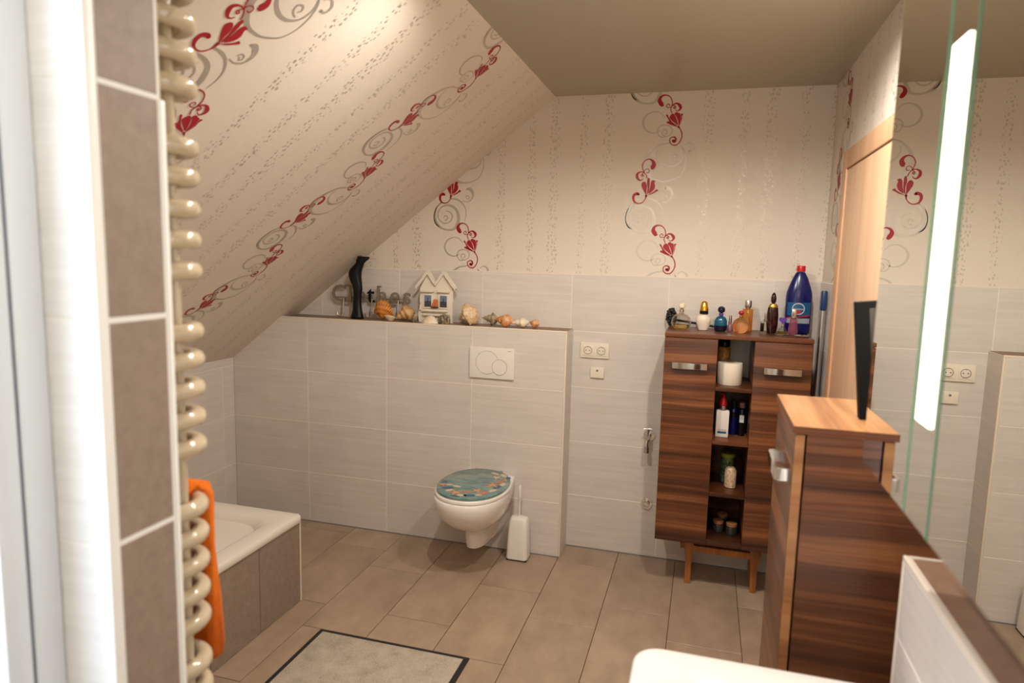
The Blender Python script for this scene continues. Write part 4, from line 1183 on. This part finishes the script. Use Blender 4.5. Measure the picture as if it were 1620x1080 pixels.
scallop('scallop_shell', 0.072, 1.25, 19, 0.50, M['sh_orange'], (-1.075, -0.080, ZL_ + 0.004), (0.20, 0.12, 0.0), 'large orange ribbed scallop shell standing beside the black cat', sy=1.55)
conch('conch_shell', 0.115, 0.045, 6, 0.25, M['sh_tan'], (-0.945, -0.085, ZL_), (0.4, -0.5, 0.5), 'tan conch shell between the orange scallop and the toy house')
scallop('small_scallop', 0.060, 0.85, 9, 0.32, M['sh_white'], (-0.985, -0.128, ZL_ + 0.008), (1.05, 0.0, -0.4), 'small cream scallop lying at the foot of the tan conch')
conch('turret_shell', 0.060, 0.013, 5, 0.1, M['sh_olive'], (-0.864, -0.125, ZL_), (0, -1.35, 0), 'slim olive turret shell standing at the corner of the toy house', turns=9)
lim = bmesh.new()
add_lathe(lim, [(0.054, 0.0), (0.052, 0.004), (0.040, 0.020), (0.024, 0.034), (0.008, 0.042), (0.0, 0.043)], 28, 1.0, 0.55, mod=lambda a, k, z: 1 + 0.03 * math.cos(12 * a))
limpet = build('limpet_shell', lim, M['sh_white'], smooth=True)
limpet.location = (-0.768, -0.128, ZL_)
tag(limpet, 'smooth white limpet shell in front of the toy house', 'shell', 'sea shells on the boxed wall')
br = bmesh.new()
for k in range(16):
    a = 2.4 * k; rr = 0.022 * math.sqrt(k / 16)
    x, y = rr * math.cos(a) * 1.3, rr * math.sin(a)
    h = 0.058 - 0.9 * rr + random.uniform(-0.006, 0.006)
    r0 = 0.0115
    add_lathe(br, [(r0 * 0.8, 0.0), (r0, h * 0.35), (r0 * 0.9, h * 0.8), (r0 * 0.55, h), (r0 * 0.3, h * 0.9)], 8, cx=x, cy=y)
brn = build('barnacle_cluster', br, M['sh_dark'], smooth='auto')
brn.location = (-0.688, -0.125, ZL_)
tag(brn, 'dark mottled barnacle cluster at the corner of the toy house', 'shell', 'sea shells on the boxed wall')
conch('spiny_conch', 0.135, 0.056, 7, 0.42, M['sh_pink'], (-0.565, -0.098, ZL_), (1.1, -0.45, -0.35), 'big cream spiny conch shell to the side of the toy house', turns=4)
conch('murex_shell', 0.095, 0.028, 6, 0.4, M['sh_olive'], (-0.440, -0.085, ZL_), (0.2, 0.1, 0.3), 'small olive grey murex shell between two larger shells')
conch('whelk_shell', 0.118, 0.038, 8, 0.3, M['sh_rust'], (-0.360, -0.110, ZL_), (0.6, 0.05, -0.2), 'rust orange whelk shell lying near the end of the ledge', squash=0.75)
conch('cone_shell', 0.108, 0.033, 9, 0.25, M['sh_white'], (-0.270, -0.112, ZL_), (0.1, -0.05, 0.15), 'cream knobbly shell between the rust orange whelk and a small orange shell', squash=0.75)
conch('top_shell', 0.070, 0.025, 5, 0.2, M['sh_rust'], (-0.195, -0.092, ZL_), (0.3, 0.1, -0.5), 'small orange shell lying last at the end of the ledge', squash=0.85)

# ---- toy beach house picture frame
hs = empty('house_frame', (-0.757, -0.075, ZL_))
M['white_wood'] = plain('white_painted_wood', srgb(226, 216, 198), 0.6)
HY0, HY1 = -0.018, 0.012
hf = lambda u, v, n: Vector((u, n, v))
g = 0.1; hw = 0.096
front = [(-hw - 0.006, 0.0), (hw, 0.0), (hw, 0.19), (hw * 0.5, 0.270), (0.0, 0.205), (-hw * 0.5, 0.270), (-hw, 0.19), (-hw, 0.085), (-hw - 0.012, 0.045)]
prism('wall_board', front, -0.004, HY1, hf, M['white_wood'], hs, bevel=0.001)
def bar(name, p, q, w, y0, y1, mat, par=None):
    p, q = Vector((p[0], p[1])), Vector((q[0], q[1]))
    d = (q - p).normalized(); nn = Vector((-d.y, d.x)) * w / 2
    return prism(name, [tuple(p - nn), tuple(q - nn), tuple(q + nn), tuple(p + nn)], y0, y1, hf, mat, par or hs, bevel=0.001)
bar('roof_board', (-hw - 0.020, 0.188), (-hw * 0.5 + 0.004, 0.281), 0.013, -0.022, 0.016, M['white_wood'])
bar('roof_board', (-hw * 0.5 - 0.004, 0.281), (0.002, 0.208), 0.013, -0.021, 0.015, M['white_wood'])
bar('roof_board', (-0.002, 0.208), (hw * 0.5 + 0.004, 0.281), 0.013, -0.022, 0.016, M['white_wood'])
bar('roof_board', (hw * 0.5 - 0.004, 0.281), (hw + 0.020, 0.188), 0.013, -0.021, 0.015, M['white_wood'])
for c in (-0.046, 0.046):
    box('awning', c - 0.036, c + 0.036, -0.022, -0.0035, 0.168, 0.178, M['white_wood'], hs, 0.001)
    fr_ = box('picture_frame', c - 0.031, c + 0.031, -0.010, -0.0035, 0.078, 0.158, M['white_wood'], hs, 0.001)
    M.setdefault('photo_sky', plain('blue_grey_photo', srgb(112, 124, 152), 0.3))
    M.setdefault('photo_sea', plain('dark_shore_photo', srgb(70, 68, 74), 0.3))
    box('picture_sky', c - 0.020, c + 0.020, -0.0112, -0.0101, 0.118, 0.150, M['photo_sky'], fr_)
    box('picture_shore', c - 0.020, c + 0.020, -0.0112, -0.0101, 0.086, 0.1178, M['photo_sea'], fr_)
    box('picture_lighthouse', c - 0.002, c + 0.002, -0.0118, -0.0113, 0.112, 0.136, M['black_matte'], fr_)
box('window_box', -0.075, 0.072, -0.024, -0.0035, 0.062, 0.074, M['white_wood'], hs, 0.001)
box('window_box', -0.072, 0.069, -0.020, -0.0035, 0.038, 0.050, M['white_wood'], hs, 0.001)
for z in (0.06, 0.10, 0.155):
    box('hinge', -0.098, -0.090, -0.006, -0.0035, z, z + 0.008, M['steel'], hs)
M['sail'] = plain('orange_sail', srgb(198, 112, 50), 0.6)
M['hull'] = plain('dark_hull', srgb(60, 34, 26), 0.5)
prism('toy_boat_hull', [(-0.020, 0.0815), (0.020, 0.0815), (0.023, 0.089), (-0.025, 0.089)], -0.0235, -0.0185, hf, M['hull'], hs)
prism('toy_boat_sail', [(0.003, 0.091), (0.020, 0.091), (0.016, 0.128), (0.004, 0.132)], -0.0222, -0.0195, hf, M['sail'], hs)
prism('toy_boat_sail', [(0.000, 0.091), (-0.020, 0.091), (-0.004, 0.130), (0.001, 0.132)], -0.0222, -0.0195, hf, M['sail'], hs)
tag(hs, 'white double-gabled toy beach house picture frame with two small photos', 'picture frame')

# ---- bottles on top of the tall walnut cabinet
TZ1 = TCZ1 + 0.0003
def thin_glass(name, tint, gloss):
    n = NT(name)
    tr = n.n('ShaderNodeBsdfTransparent'); tr.inputs[0].default_value = tint
    gl = n.n('ShaderNodeBsdfGlossy'); gl.inputs['Roughness'].default_value = 0.04
    lw = n.n('ShaderNodeLayerWeight'); lw.inputs[0].default_value = gloss
    mx = n.n('ShaderNodeMixShader'); n.l(lw.outputs['Facing'], mx.inputs[0])
    n.l(tr.outputs[0], mx.inputs[1]); n.l(gl.outputs[0], mx.inputs[2]); n.l(mx.outputs[0], n.out.inputs[0])
    return n.m
M['clear'] = thin_glass('clear_glass', (0.86, 0.83, 0.76, 1), 0.38)
M['amber_g'] = glassy('amber_glass', (0.86, 0.42, 0.10, 1), 0.04, 1.3, 0.85)
M['orange_g'] = glassy('orange_glass', (0.95, 0.50, 0.22, 1), 0.04, 1.3, 0.85)
M['pink_g'] = glassy('pink_glass', (0.90, 0.32, 0.42, 1), 0.04, 1.3, 0.85)
M['gold_liquid'] = glassy('gold_perfume', (0.95, 0.72, 0.22, 1), 0.0, 1.14)
M['frost_white'] = plain('frosted_white_glass', srgb(226, 212, 194), 0.35)
M['teal_g'] = plain('teal_lacquer_glass', srgb(14, 84, 112), 0.12)
M['navy'] = plain('navy_glass', srgb(16, 18, 40), 0.12)
M['purple'] = plain('purple_plastic', srgb(92, 58, 150), 0.25)
M['brown_g'] = plain('dark_brown_glass', srgb(48, 14, 10), 0.10)
M['red_cap'] = plain('red_plastic', srgb(196, 16, 24), 0.3)
M['blue_pl'] = plain('blue_bleach_plastic', srgb(6, 16, 86), 0.22)
M['label_blue'] = plain('petrol_label', srgb(20, 84, 128), 0.35)
M['label_silver'] = plain('silver_label', srgb(150, 158, 168), 0.35)
M['label_white'] = plain('white_label', srgb(226, 224, 222), 0.4)
M['label_red'] = plain('red_label', srgb(178, 30, 44), 0.35)
M['pale_cap'] = plain('pale_cream_cap', srgb(236, 216, 186), 0.25)
M['mauve'] = plain('mauve_lacquer', srgb(150, 106, 116), 0.25)
M['bluecap'] = plain('navy_blue_cap', srgb(24, 54, 98), 0.35)
BG = 'perfume bottles on the tall walnut cabinet'
def bottle(name, x, y, label, parts, z=None, cat='perfume bottle', group=BG, rz=0.0):
    r = empty(name, (x, y, TZ1 if z is None else z), rz)
    for p in parts:
        kind, pn, mt = p[0], p[1], M[p[2]]
        if kind == 'L': lathe(pn, p[3], mt, r, seg=p[4] if len(p) > 4 else 24, sx=p[5] if len(p) > 5 else 1, sy=p[6] if len(p) > 6 else 1)
        elif kind == 'B': box(pn, *p[3], mt, r, p[4] if len(p) > 4 else 0.002)
        elif kind == 'T': tube(pn, p[3], p[4], mt, r, seg=8)
    tag(r, label, cat, group)
    return r
bottle('perfume_bottle', 0.560, -0.165, 'round clear perfume bottle with a pale ball cap on the cabinet', [
    ('L', 'flask', 'clear', [(0.026, 0), (0.036, 0.006), (0.046, 0.026), (0.047, 0.040), (0.042, 0.058), (0.028, 0.072), (0.012, 0.078), (0.011, 0.084), (0.0, 0.084)], 28, 1.0, 0.62),
    ('L', 'perfume', 'gold_liquid', [(0.022, 0.004), (0.032, 0.008), (0.041, 0.024), (0.0, 0.0242)], 28, 0.97, 0.58),
    ('L', 'collar', 'silver', [(0.010, 0.0845), (0.012, 0.086), (0.012, 0.098), (0.007, 0.101), (0.0, 0.101)]),
    ('L', 'cap', 'pale_cap', [(0.006, 0.1015), (0.015, 0.106), (0.018, 0.115), (0.015, 0.124), (0.006, 0.129), (0.0, 0.1295)])])
bottle('perfume_bottle', 0.664, -0.150, 'white vase-shaped perfume bottle with a tall gold cap', [
    ('L', 'flask', 'frost_white', [(0.018, 0), (0.022, 0.002), (0.034, 0.036), (0.036, 0.052), (0.031, 0.066), (0.018, 0.075), (0.017, 0.079), (0.0, 0.0795)], 28, 1, 0.8),
    ('L', 'collar', 'black', [(0.020, 0.080), (0.021, 0.082), (0.020, 0.094), (0.0, 0.0945)]),
    ('L', 'cap', 'gold', [(0.021, 0.095), (0.021, 0.100), (0.015, 0.134), (0.010, 0.140), (0.0, 0.1405)])])
bottle('perfume_bottle', 0.744, -0.155, 'teal apple-shaped perfume bottle with a black ball stopper', [
    ('L', 'flask', 'teal_g', [(0.020, 0), (0.026, 0.004), (0.030, 0.030), (0.029, 0.050), (0.022, 0.066), (0.010, 0.074), (0.0, 0.0745)], 24, 1, 0.75),
    ('L', 'navy_base', 'navy', [(0.0215, -0.0002), (0.0275, 0.004), (0.0312, 0.028), (0.0, 0.0282)], 24, 1, 0.77),  # lower part of the flask in navy
    ('L', 'collar', 'purple', [(0.009, 0.075), (0.011, 0.077), (0.011, 0.087), (0.0, 0.0875)]),
    ('L', 'stopper', 'navy', [(0.006, 0.088), (0.014, 0.092), (0.0175, 0.1035), (0.014, 0.115), (0.005, 0.120), (0.0, 0.1205)])])
bottle('nail_polish', 0.788, -0.120, 'small mauve nail polish bottle with a slim silver cap', [
    ('L', 'flask', 'mauve', [(0.013, 0), (0.014, 0.003), (0.013, 0.026), (0.007, 0.034), (0.0, 0.0345)], 20),
    ('L', 'cap', 'silver', [(0.008, 0.035), (0.0085, 0.040), (0.0065, 0.076), (0.0, 0.077)], 20)], cat='nail polish')
bottle('perfume_bottle', 0.834, -0.175, 'spherical orange perfume bottle with a small red stopper', [
    ('L', 'flask', 'orange_g', [(0.020, 0), (0.028, 0.004), (0.037, 0.022), (0.038, 0.036), (0.032, 0.055), (0.018, 0.068), (0.009, 0.072), (0.0, 0.0725)], 24, 1, 0.85),
    ('L', 'collar', 'gold', [(0.008, 0.073), (0.009, 0.075), (0.008, 0.082), (0.0, 0.0825)], 18),
    ('L', 'stopper', 'label_red', [(0.006, 0.083), (0.0115, 0.088), (0.013, 0.095), (0.009, 0.103), (0.0, 0.105)], 18)])
bottle('perfume_bottle', 0.868, -0.075, 'tall amber perfume bottle with a silver cylinder cap', [
    ('B', 'flask', 'amber_g', (-0.024, 0.024, -0.014, 0.014, 0.0, 0.108), 0.004),
    ('L', 'collar', 'gold', [(0.012, 0.1085), (0.012, 0.113), (0.0, 0.1135)]),
    ('L', 'cap', 'silver', [(0.0165, 0.114), (0.0175, 0.116), (0.0175, 0.146), (0.016, 0.149), (0.0, 0.1495)])])
bottle('perfume_bottle', 0.944, -0.175, 'small clear square perfume bottle with a thin silver spray cap', [
    ('B', 'flask', 'clear', (-0.023, 0.023, -0.012, 0.012, 0.0, 0.058), 0.003),
    ('B', 'tint', 'black', (-0.021, -0.006, -0.009, 0.009, 0.012, 0.050), 0.001),
    ('L', 'collar', 'silver', [(0.008, 0.0585), (0.009, 0.060), (0.009, 0.070), (0.0, 0.0705)]),
    ('L', 'cap', 'silver', [(0.0055, 0.071), (0.006, 0.073), (0.006, 0.096), (0.0, 0.097)])])
bottle('perfume_bottle', 0.978, -0.115, 'tall dark brown perfume bottle with a flame-shaped stopper', [
    ('L', 'flask', 'brown_g', [(0.018, 0), (0.021, 0.003), (0.026, 0.045), (0.026, 0.085), (0.022, 0.122), (0.0, 0.1225)], 8, 1, 0.7),
    ('L', 'collar', 'gold', [(0.0215, 0.123), (0.0205, 0.130), (0.014, 0.139), (0.0, 0.1395)], 20, 1, 0.7),
    ('L', 'stopper', 'brown_g', [(0.007, 0.140), (0.012, 0.152), (0.0125, 0.166), (0.008, 0.186), (0.0, 0.194)], 16)])
hb = bottle('perfume_bottle', 1.018, -0.190, 'clear cone perfume bottle with a purple heart stopper', [
    ('L', 'flask', 'clear', [(0.033, 0), (0.034, 0.003), (0.010, 0.034), (0.006, 0.038), (0.0, 0.0385)], 24, 1, 0.55),
    ('L', 'perfume', 'gold_liquid', [(0.026, 0.003), (0.027, 0.005), (0.018, 0.017), (0.0, 0.0172)], 24, 1, 0.5),
    ('L', 'collar', 'silver', [(0.005, 0.039), (0.006, 0.041), (0.005, 0.048), (0.0, 0.0485)], 16)])
heart = []
for k in range(28):
    t = 2 * PI * k / 28
    heart.append((0.00118 * 16 * math.sin(t) ** 3 * 0.92, 0.069 + 0.00112 * (13 * math.cos(t) - 5 * math.cos(2 * t) - 2 * math.cos(3 * t) - math.cos(4 * t))))
prism('heart_stopper', heart, -0.005, 0.005, hf, M['purple'], hb, bevel=0.0015)
bottle('perfume_bottle', 1.066, -0.165, 'slim pink perfume bottle with a clear square cap by the bleach', [
    ('L', 'flask', 'pink_g', [(0.018, 0), (0.021, 0.004), (0.020, 0.030), (0.014, 0.078), (0.0, 0.0785)], 20, 1, 0.7),
    ('L', 'collar', 'silver', [(0.013, 0.079), (0.016, 0.081), (0.016, 0.085), (0.0, 0.0855)], 20),
    ('B', 'cap', 'silver', (-0.010, 0.010, -0.008, 0.008, 0.086, 0.122), 0.002)])
dsh = lathe('silver_dish', [(0.010, 0.0), (0.030, 0.001), (0.034, 0.006), (0.033, 0.007), (0.028, 0.003), (0.0, 0.003)], M['chrome'], None, seg=28)
dsh.location = (1.098, -0.235, TZ1)
tag(dsh, 'small round silver dish in front of the blue bleach bottle', 'dish')
# black hair brush lying behind the bottles
hbz = TZ1
hbr = empty('hair_brush', (0.592, -0.045, hbz))
bm = bmesh.new()
for k in range(26):
    a = 2.399 * k; cz = 1 - 2 * (k + 0.5) / 26; rr = math.sqrt(1 - cz * cz)
    add_lathe(bm, [(0.007, -0.007), (0.010, 0.0), (0.007, 0.007)], 6, cx=0, cy=0)
    vs = bm.verts[:] if False else list(bm.verts)[-18:]
    for v in vs: v.co += Vector((0.024 * rr * math.cos(a) * 0.8, 0.018 * rr * math.sin(a), 0.044 * cz * 0.9 + 0.050))
o = build('bristle_head', bm, M['black_matte'], hbr, smooth=True); o.location = (-0.085, 0, 0)
tube('handle', [(-0.080, 0, 0.036), (-0.02, 0, 0.030), (0.06, 0, 0.020), (0.160, 0.0, 0.0065)], [0.006, 0.006, 0.0065, 0.006], M['black'], hbr)
tag(hbr, 'black round hair brush lying behind the perfume bottles', 'hair brush')

# ---- big blue bleach bottle
bl = empty('bleach_bottle', (1.092, -0.085, TZ1))
lathe('body', [(0.052, 0), (0.057, 0.006), (0.058, 0.012), (0.058, 0.178), (0.056, 0.196), (0.048, 0.224), (0.034, 0.262), (0.022, 0.286), (0.018, 0.292), (0.0, 0.2925)], M['blue_pl'], bl, seg=36, sx=1.0, sy=0.66)
lathe('cap', [(0.017, 0.293), (0.0195, 0.295), (0.0195, 0.318), (0.018, 0.321), (0.0, 0.3215)], M['red_cap'], bl, seg=24)
def wrap(name, z0, z1, mat, off, a0=-2.6, a1=-0.55, slant=0.0, par=bl):
    bm = bmesh.new(); rows = []
    for z in (0, 1):
        row = []
        for k in range(21):
            a = a0 + (a1 - a0) * k / 20
            row.append(bm.verts.new(((0.058 + off) * math.cos(a), (0.058 * 0.66 + off) * math.sin(a), (z1 if z else z0) + slant * (k / 20 - 0.5))))
        rows.append(row)
    for k in range(20): bm.faces.new((rows[0][k], rows[0][k + 1], rows[1][k + 1], rows[1][k]))
    return build(name, bm, mat, par, smooth=True)
wrap('label_panel', 0.088, 0.150, M['label_blue'], 0.0006)
wrap('label_band', 0.052, 0.076, M['label_silver'], 0.0006)
wrap('label_stripe', 0.080, 0.086, M['label_red'], 0.0009, slant=0.014)
lb = empty('tmp', (0, 0, 0)); bpy.data.objects.remove(lb)
def on_bottle(name, cx, cz, r, off, mat, ring=0.0):
    bm = bmesh.new()
    def pt(u, v):
        a = -PI / 2 + u / 0.056
        return ((0.058 + off) * math.cos(a), (0.058 * 0.66 + off) * math.sin(a), v)
    n = 28
    if ring:
        A = [bm.verts.new(pt(cx + r * math.cos(2 * PI * k / n), cz + r * math.sin(2 * PI * k / n))) for k in range(n)]
        Bv = [bm.verts.new(pt(cx + (r - ring) * math.cos(2 * PI * k / n), cz + (r - ring) * math.sin(2 * PI * k / n))) for k in range(n)]
        for k in range(n): bm.faces.new((A[k], A[(k + 1) % n], Bv[(k + 1) % n], Bv[k]))
    else:
        f = bm.faces.new([bm.verts.new(pt(cx + r * math.cos(2 * PI * k / n), cz + r * math.sin(2 * PI * k / n))) for k in range(n)])
        bmesh.ops.poke(bm, faces=[f])
    return build(name, bm, mat, bl)
on_bottle('emblem_ring', -0.004, 0.120, 0.027, 0.0022, M['label_white'], 0.003)
me = text_mesh('Domestos', 0.0125, 0.0001, 0.0003)
for v in me.vertices:
    u, vv = v.co.x - 0.004, v.co.y + 0.116
    a = -PI / 2 + u / 0.056
    v.co = ((0.058 + 0.0024) * math.cos(a), (0.058 * 0.66 + 0.0024) * math.sin(a), vv)
me.materials.clear(); me.materials.append(M['label_white']); me.name = 'brand_lettering'
link_mesh('brand_lettering', me, bl)
on_bottle('emblem_badge', -0.004, 0.105, 0.010, 0.0020, M['label_red'])
tag(bl, 'tall blue bleach bottle with a red cap on the walnut cabinet', 'bleach bottle')

# ---- mop pole in the corner
mp = empty('mop_pole', (1.176, -0.245, 0))
tube('pole', [(0, 0, 0.02), (0, 0, 1.385)], 0.011, M['steel'], mp, seg=16)
tube('end_cap', [(0, 0, 1.375), (0, 0, 1.380), (0, 0, 1.458), (0, 0, 1.463)], [0.011, 0.0135, 0.0135, 0.011], M['bluecap'], mp, seg=16)
box('mop_head', -0.013, 0.013, -0.06, 0.06, 0.0, 0.03, M['bluecap'], mp, 0.004)
tag(mp, 'steel mop pole with a dark blue end cap in the corner beside the cabinet', 'mop')

# ---- things in the open middle shelves
IN = 'things in the open shelves of the tall cabinet'
M['jar_amber'] = shell_mat('amber_flower_jar', srgb(120, 66, 20), srgb(196, 128, 48), srgb(226, 180, 110), 60)
bottle('spice_jar', 0.770, -0.080, 'amber patterned jar with a black lid behind the paper roll', [
    ('L', 'jar', 'jar_amber', [(0.026, 0), (0.030, 0.003), (0.030, 0.150), (0.026, 0.158), (0.0, 0.1585)], 24),
    ('L', 'lid', 'black', [(0.025, 0.159), (0.027, 0.161), (0.027, 0.192), (0.025, 0.195), (0.0, 0.1955)], 24)], z=SHZ[3] + 0.0003, cat='jar', group=IN)
pr = empty('toilet_roll', (0.797, -0.225, SHZ[3] + 0.0003))
M['paper'] = plain('white_tissue_paper', srgb(232, 220, 200), 0.9)
bm = bmesh.new()
rings = []
for r, z in ((0.020, 0.0), (0.054, 0.0), (0.056, 0.003), (0.056, 0.100), (0.054, 0.103), (0.020, 0.103)):
    rings.append([bm.verts.new((r * math.cos(2 * PI * k / 36), r * math.sin(2 * PI * k / 36), z)) for k in range(36)])
for a, b in zip(rings, rings[1:] + rings[:1]):
    for k in range(36): bm.faces.new((a[k], a[(k + 1) % 36], b[(k + 1) % 36], b[k]))
build('paper_wind', bm, M['paper'], pr, smooth='auto')
tube('core', [(0, 0, 0.001), (0, 0, 0.1035)], 0.0195, plain('cardboard', srgb(170, 136, 98), 0.9), pr, seg=20)
tag(pr, 'white toilet paper roll standing on the upper open shelf', 'toilet roll', IN)
# second compartment
dp = bottle('lotion_dispenser', 0.777, -0.250, 'white lotion bottle with a red pump on the second open shelf', [
    ('B', 'bottle', 'plastic_white', (-0.030, 0.030, -0.018, 0.018, 0.0, 0.130), 0.008),
    ('L', 'collar', 'steel', [(0.017, 0.1305), (0.018, 0.133), (0.016, 0.150), (0.0, 0.1505)], 20),
    ('L', 'pump', 'red_cap', [(0.016, 0.151), (0.018, 0.154), (0.015, 0.178), (0.008, 0.190), (0.0, 0.191)], 20),
    ('T', 'nozzle', 'red_cap', [(0.0, 0.0, 0.188), (0.0, 0.0, 0.204), (-0.012, -0.012, 0.206)], [0.005, 0.005, 0.004])], z=SHZ[2] + 0.0003, cat='lotion bottle', group=IN)
box('label', -0.020, 0.020, -0.0186, -0.0181, 0.020, 0.030, M['label_blue'], dp)
lettering('label_print', 'LOTION', 0.010, 0.0001, M['black_matte'], (0, -0.0184, 0.033), None).parent = dp
bottle('spray_bottle', 0.829, -0.180, 'dark blue spray bottle on the second open shelf', [
    ('L', 'bottle', 'blue_pl', [(0.018, 0), (0.020, 0.003), (0.020, 0.118), (0.014, 0.130), (0.0, 0.1305)], 24),
    ('L', 'label_sleeve', 'navy', [(0.0195, 0.086), (0.0206, 0.088), (0.0206, 0.112), (0.0, 0.1125)], 24),
    ('L', 'cap', 'black', [(0.015, 0.131), (0.016, 0.133), (0.015, 0.165), (0.0, 0.166)], 20)], z=SHZ[2] + 0.0003, cat='bottle', group=IN)
bottle('shampoo_bottle', 0.866, -0.190, 'black bottle with a pink cap on the second open shelf', [
    ('L', 'bottle', 'black', [(0.016, 0), (0.018, 0.003), (0.018, 0.125), (0.012, 0.134), (0.0, 0.1345)], 24),
    ('B', 'label', 'label_white', (-0.010, 0.010, -0.0190, -0.0150, 0.066, 0.102), 0.0005),
    ('L', 'cap', 'mauve', [(0.013, 0.135), (0.014, 0.137), (0.013, 0.160), (0.0, 0.161)], 20)], z=SHZ[2] + 0.0003, cat='bottle', group=IN)
# third compartment
M['green_lid'] = plain('lime_green_lid', srgb(140, 148, 40), 0.35)
M['green_mix'] = shell_mat('green_leaf_filling', srgb(28, 52, 26), srgb(70, 104, 58), srgb(170, 186, 150), 70)
M['shell_mix'] = shell_mat('tiny_shell_filling', srgb(140, 92, 60), srgb(206, 176, 140), srgb(236, 220, 196), 120)
bottle('green_jar', 0.818, -0.150, 'glass jar with green filling and a lime lid on the third open shelf', [
    ('L', 'jar', 'green_mix', [(0.028, 0), (0.031, 0.003), (0.031, 0.116), (0.027, 0.126), (0.0, 0.1265)], 24),
    ('L', 'lid', 'green_lid', [(0.032, 0.127), (0.034, 0.129), (0.034, 0.144), (0.032, 0.146), (0.0, 0.1465)], 24)], z=SHZ[1] + 0.0003, cat='jar', group=IN)
bottle('shell_bottle', 0.831, -0.225, 'small corked glass bottle filled with tiny shells on the third open shelf', [
    ('L', 'bottle', 'shell_mix', [(0.024, 0), (0.027, 0.003), (0.027, 0.082), (0.020, 0.096), (0.012, 0.102), (0.0, 0.1025)], 24),
    ('L', 'stopper', 'clear', [(0.010, 0.103), (0.012, 0.106), (0.011, 0.124), (0.0, 0.1245)], 18)], z=SHZ[1] + 0.0003, cat='bottle', group=IN)
# lowest compartment
M['cork'] = plain('cork_brown', srgb(150, 96, 56), 0.8)
M['dark_glass'] = plain('smoky_jar_glass', srgb(46, 44, 40), 0.08)
for x, y, lbl in ((0.790, -0.215, 'low cork-lidded glass jar on the bottom open shelf near the hinge side door'), (0.812, -0.120, 'low cork-lidded glass jar at the back of the bottom open shelf'),
                  (0.851, -0.235, 'low cork-lidded glass jar at the front corner of the bottom open shelf')):
    bottle('cork_jar', x, y, lbl, [
        ('L', 'jar', 'dark_glass', [(0.023, 0), (0.026, 0.003), (0.026, 0.034), (0.023, 0.040), (0.0, 0.0405)], 24),
        ('L', 'cork_lid', 'cork', [(0.023, 0.041), (0.025, 0.043), (0.025, 0.056), (0.023, 0.058), (0.0, 0.0585)], 24)], z=SHZ[0] + 0.0003, cat='jar', group=IN)

# ---- black picture frame leaning on the narrow cabinet
pf = empty('black_picture_frame', (1.003, -1.93, CZ1 + 0.0004))
M['black_frame'] = plain('dull_black_frame', (0.004, 0.004, 0.004, 1), 0.75, Specular_IOR_Level=0.15)
FW, FH, ROLLF = 0.150, 0.255, 0.115
def ff(u, v, n):
    c, s = math.cos(ROLLF), math.sin(ROLLF)
    return Vector((u * c - v * s, n - 0.03 * v, u * s + v * c))
prism('frame_board', [(0, 0), (FW, 0), (FW, FH), (0, FH)], -0.004, 0.014, ff, M['black_frame'], pf, bevel=0.001)
for a in ([(0, 0), (0.026, 0), (0.026, FH), (0, FH)], [(FW - 0.026, 0), (FW, 0), (FW, FH), (FW - 0.026, FH)], [(0.026, 0), (FW - 0.026, 0), (FW - 0.026, 0.09), (0.026, 0.09)], [(0.026, FH - 0.014), (FW - 0.026, FH - 0.014), (FW - 0.026, FH), (0.026, FH)]):
    prism('frame_rail', a, -0.012, -0.0042, ff, M['black_frame'], pf)
M['dim_photo'] = shell_mat('dim_brown_photo', srgb(12, 10, 9), srgb(30, 26, 20), srgb(54, 46, 36), 22)
prism('photo', [(0.026, 0.09), (FW - 0.026, 0.09), (FW - 0.026, FH - 0.014), (0.026, FH - 0.014)], -0.0058, -0.0043, ff, M['dim_photo'], pf)
tag(pf, 'black picture frame tilting on top of the narrow walnut cabinet', 'picture frame')
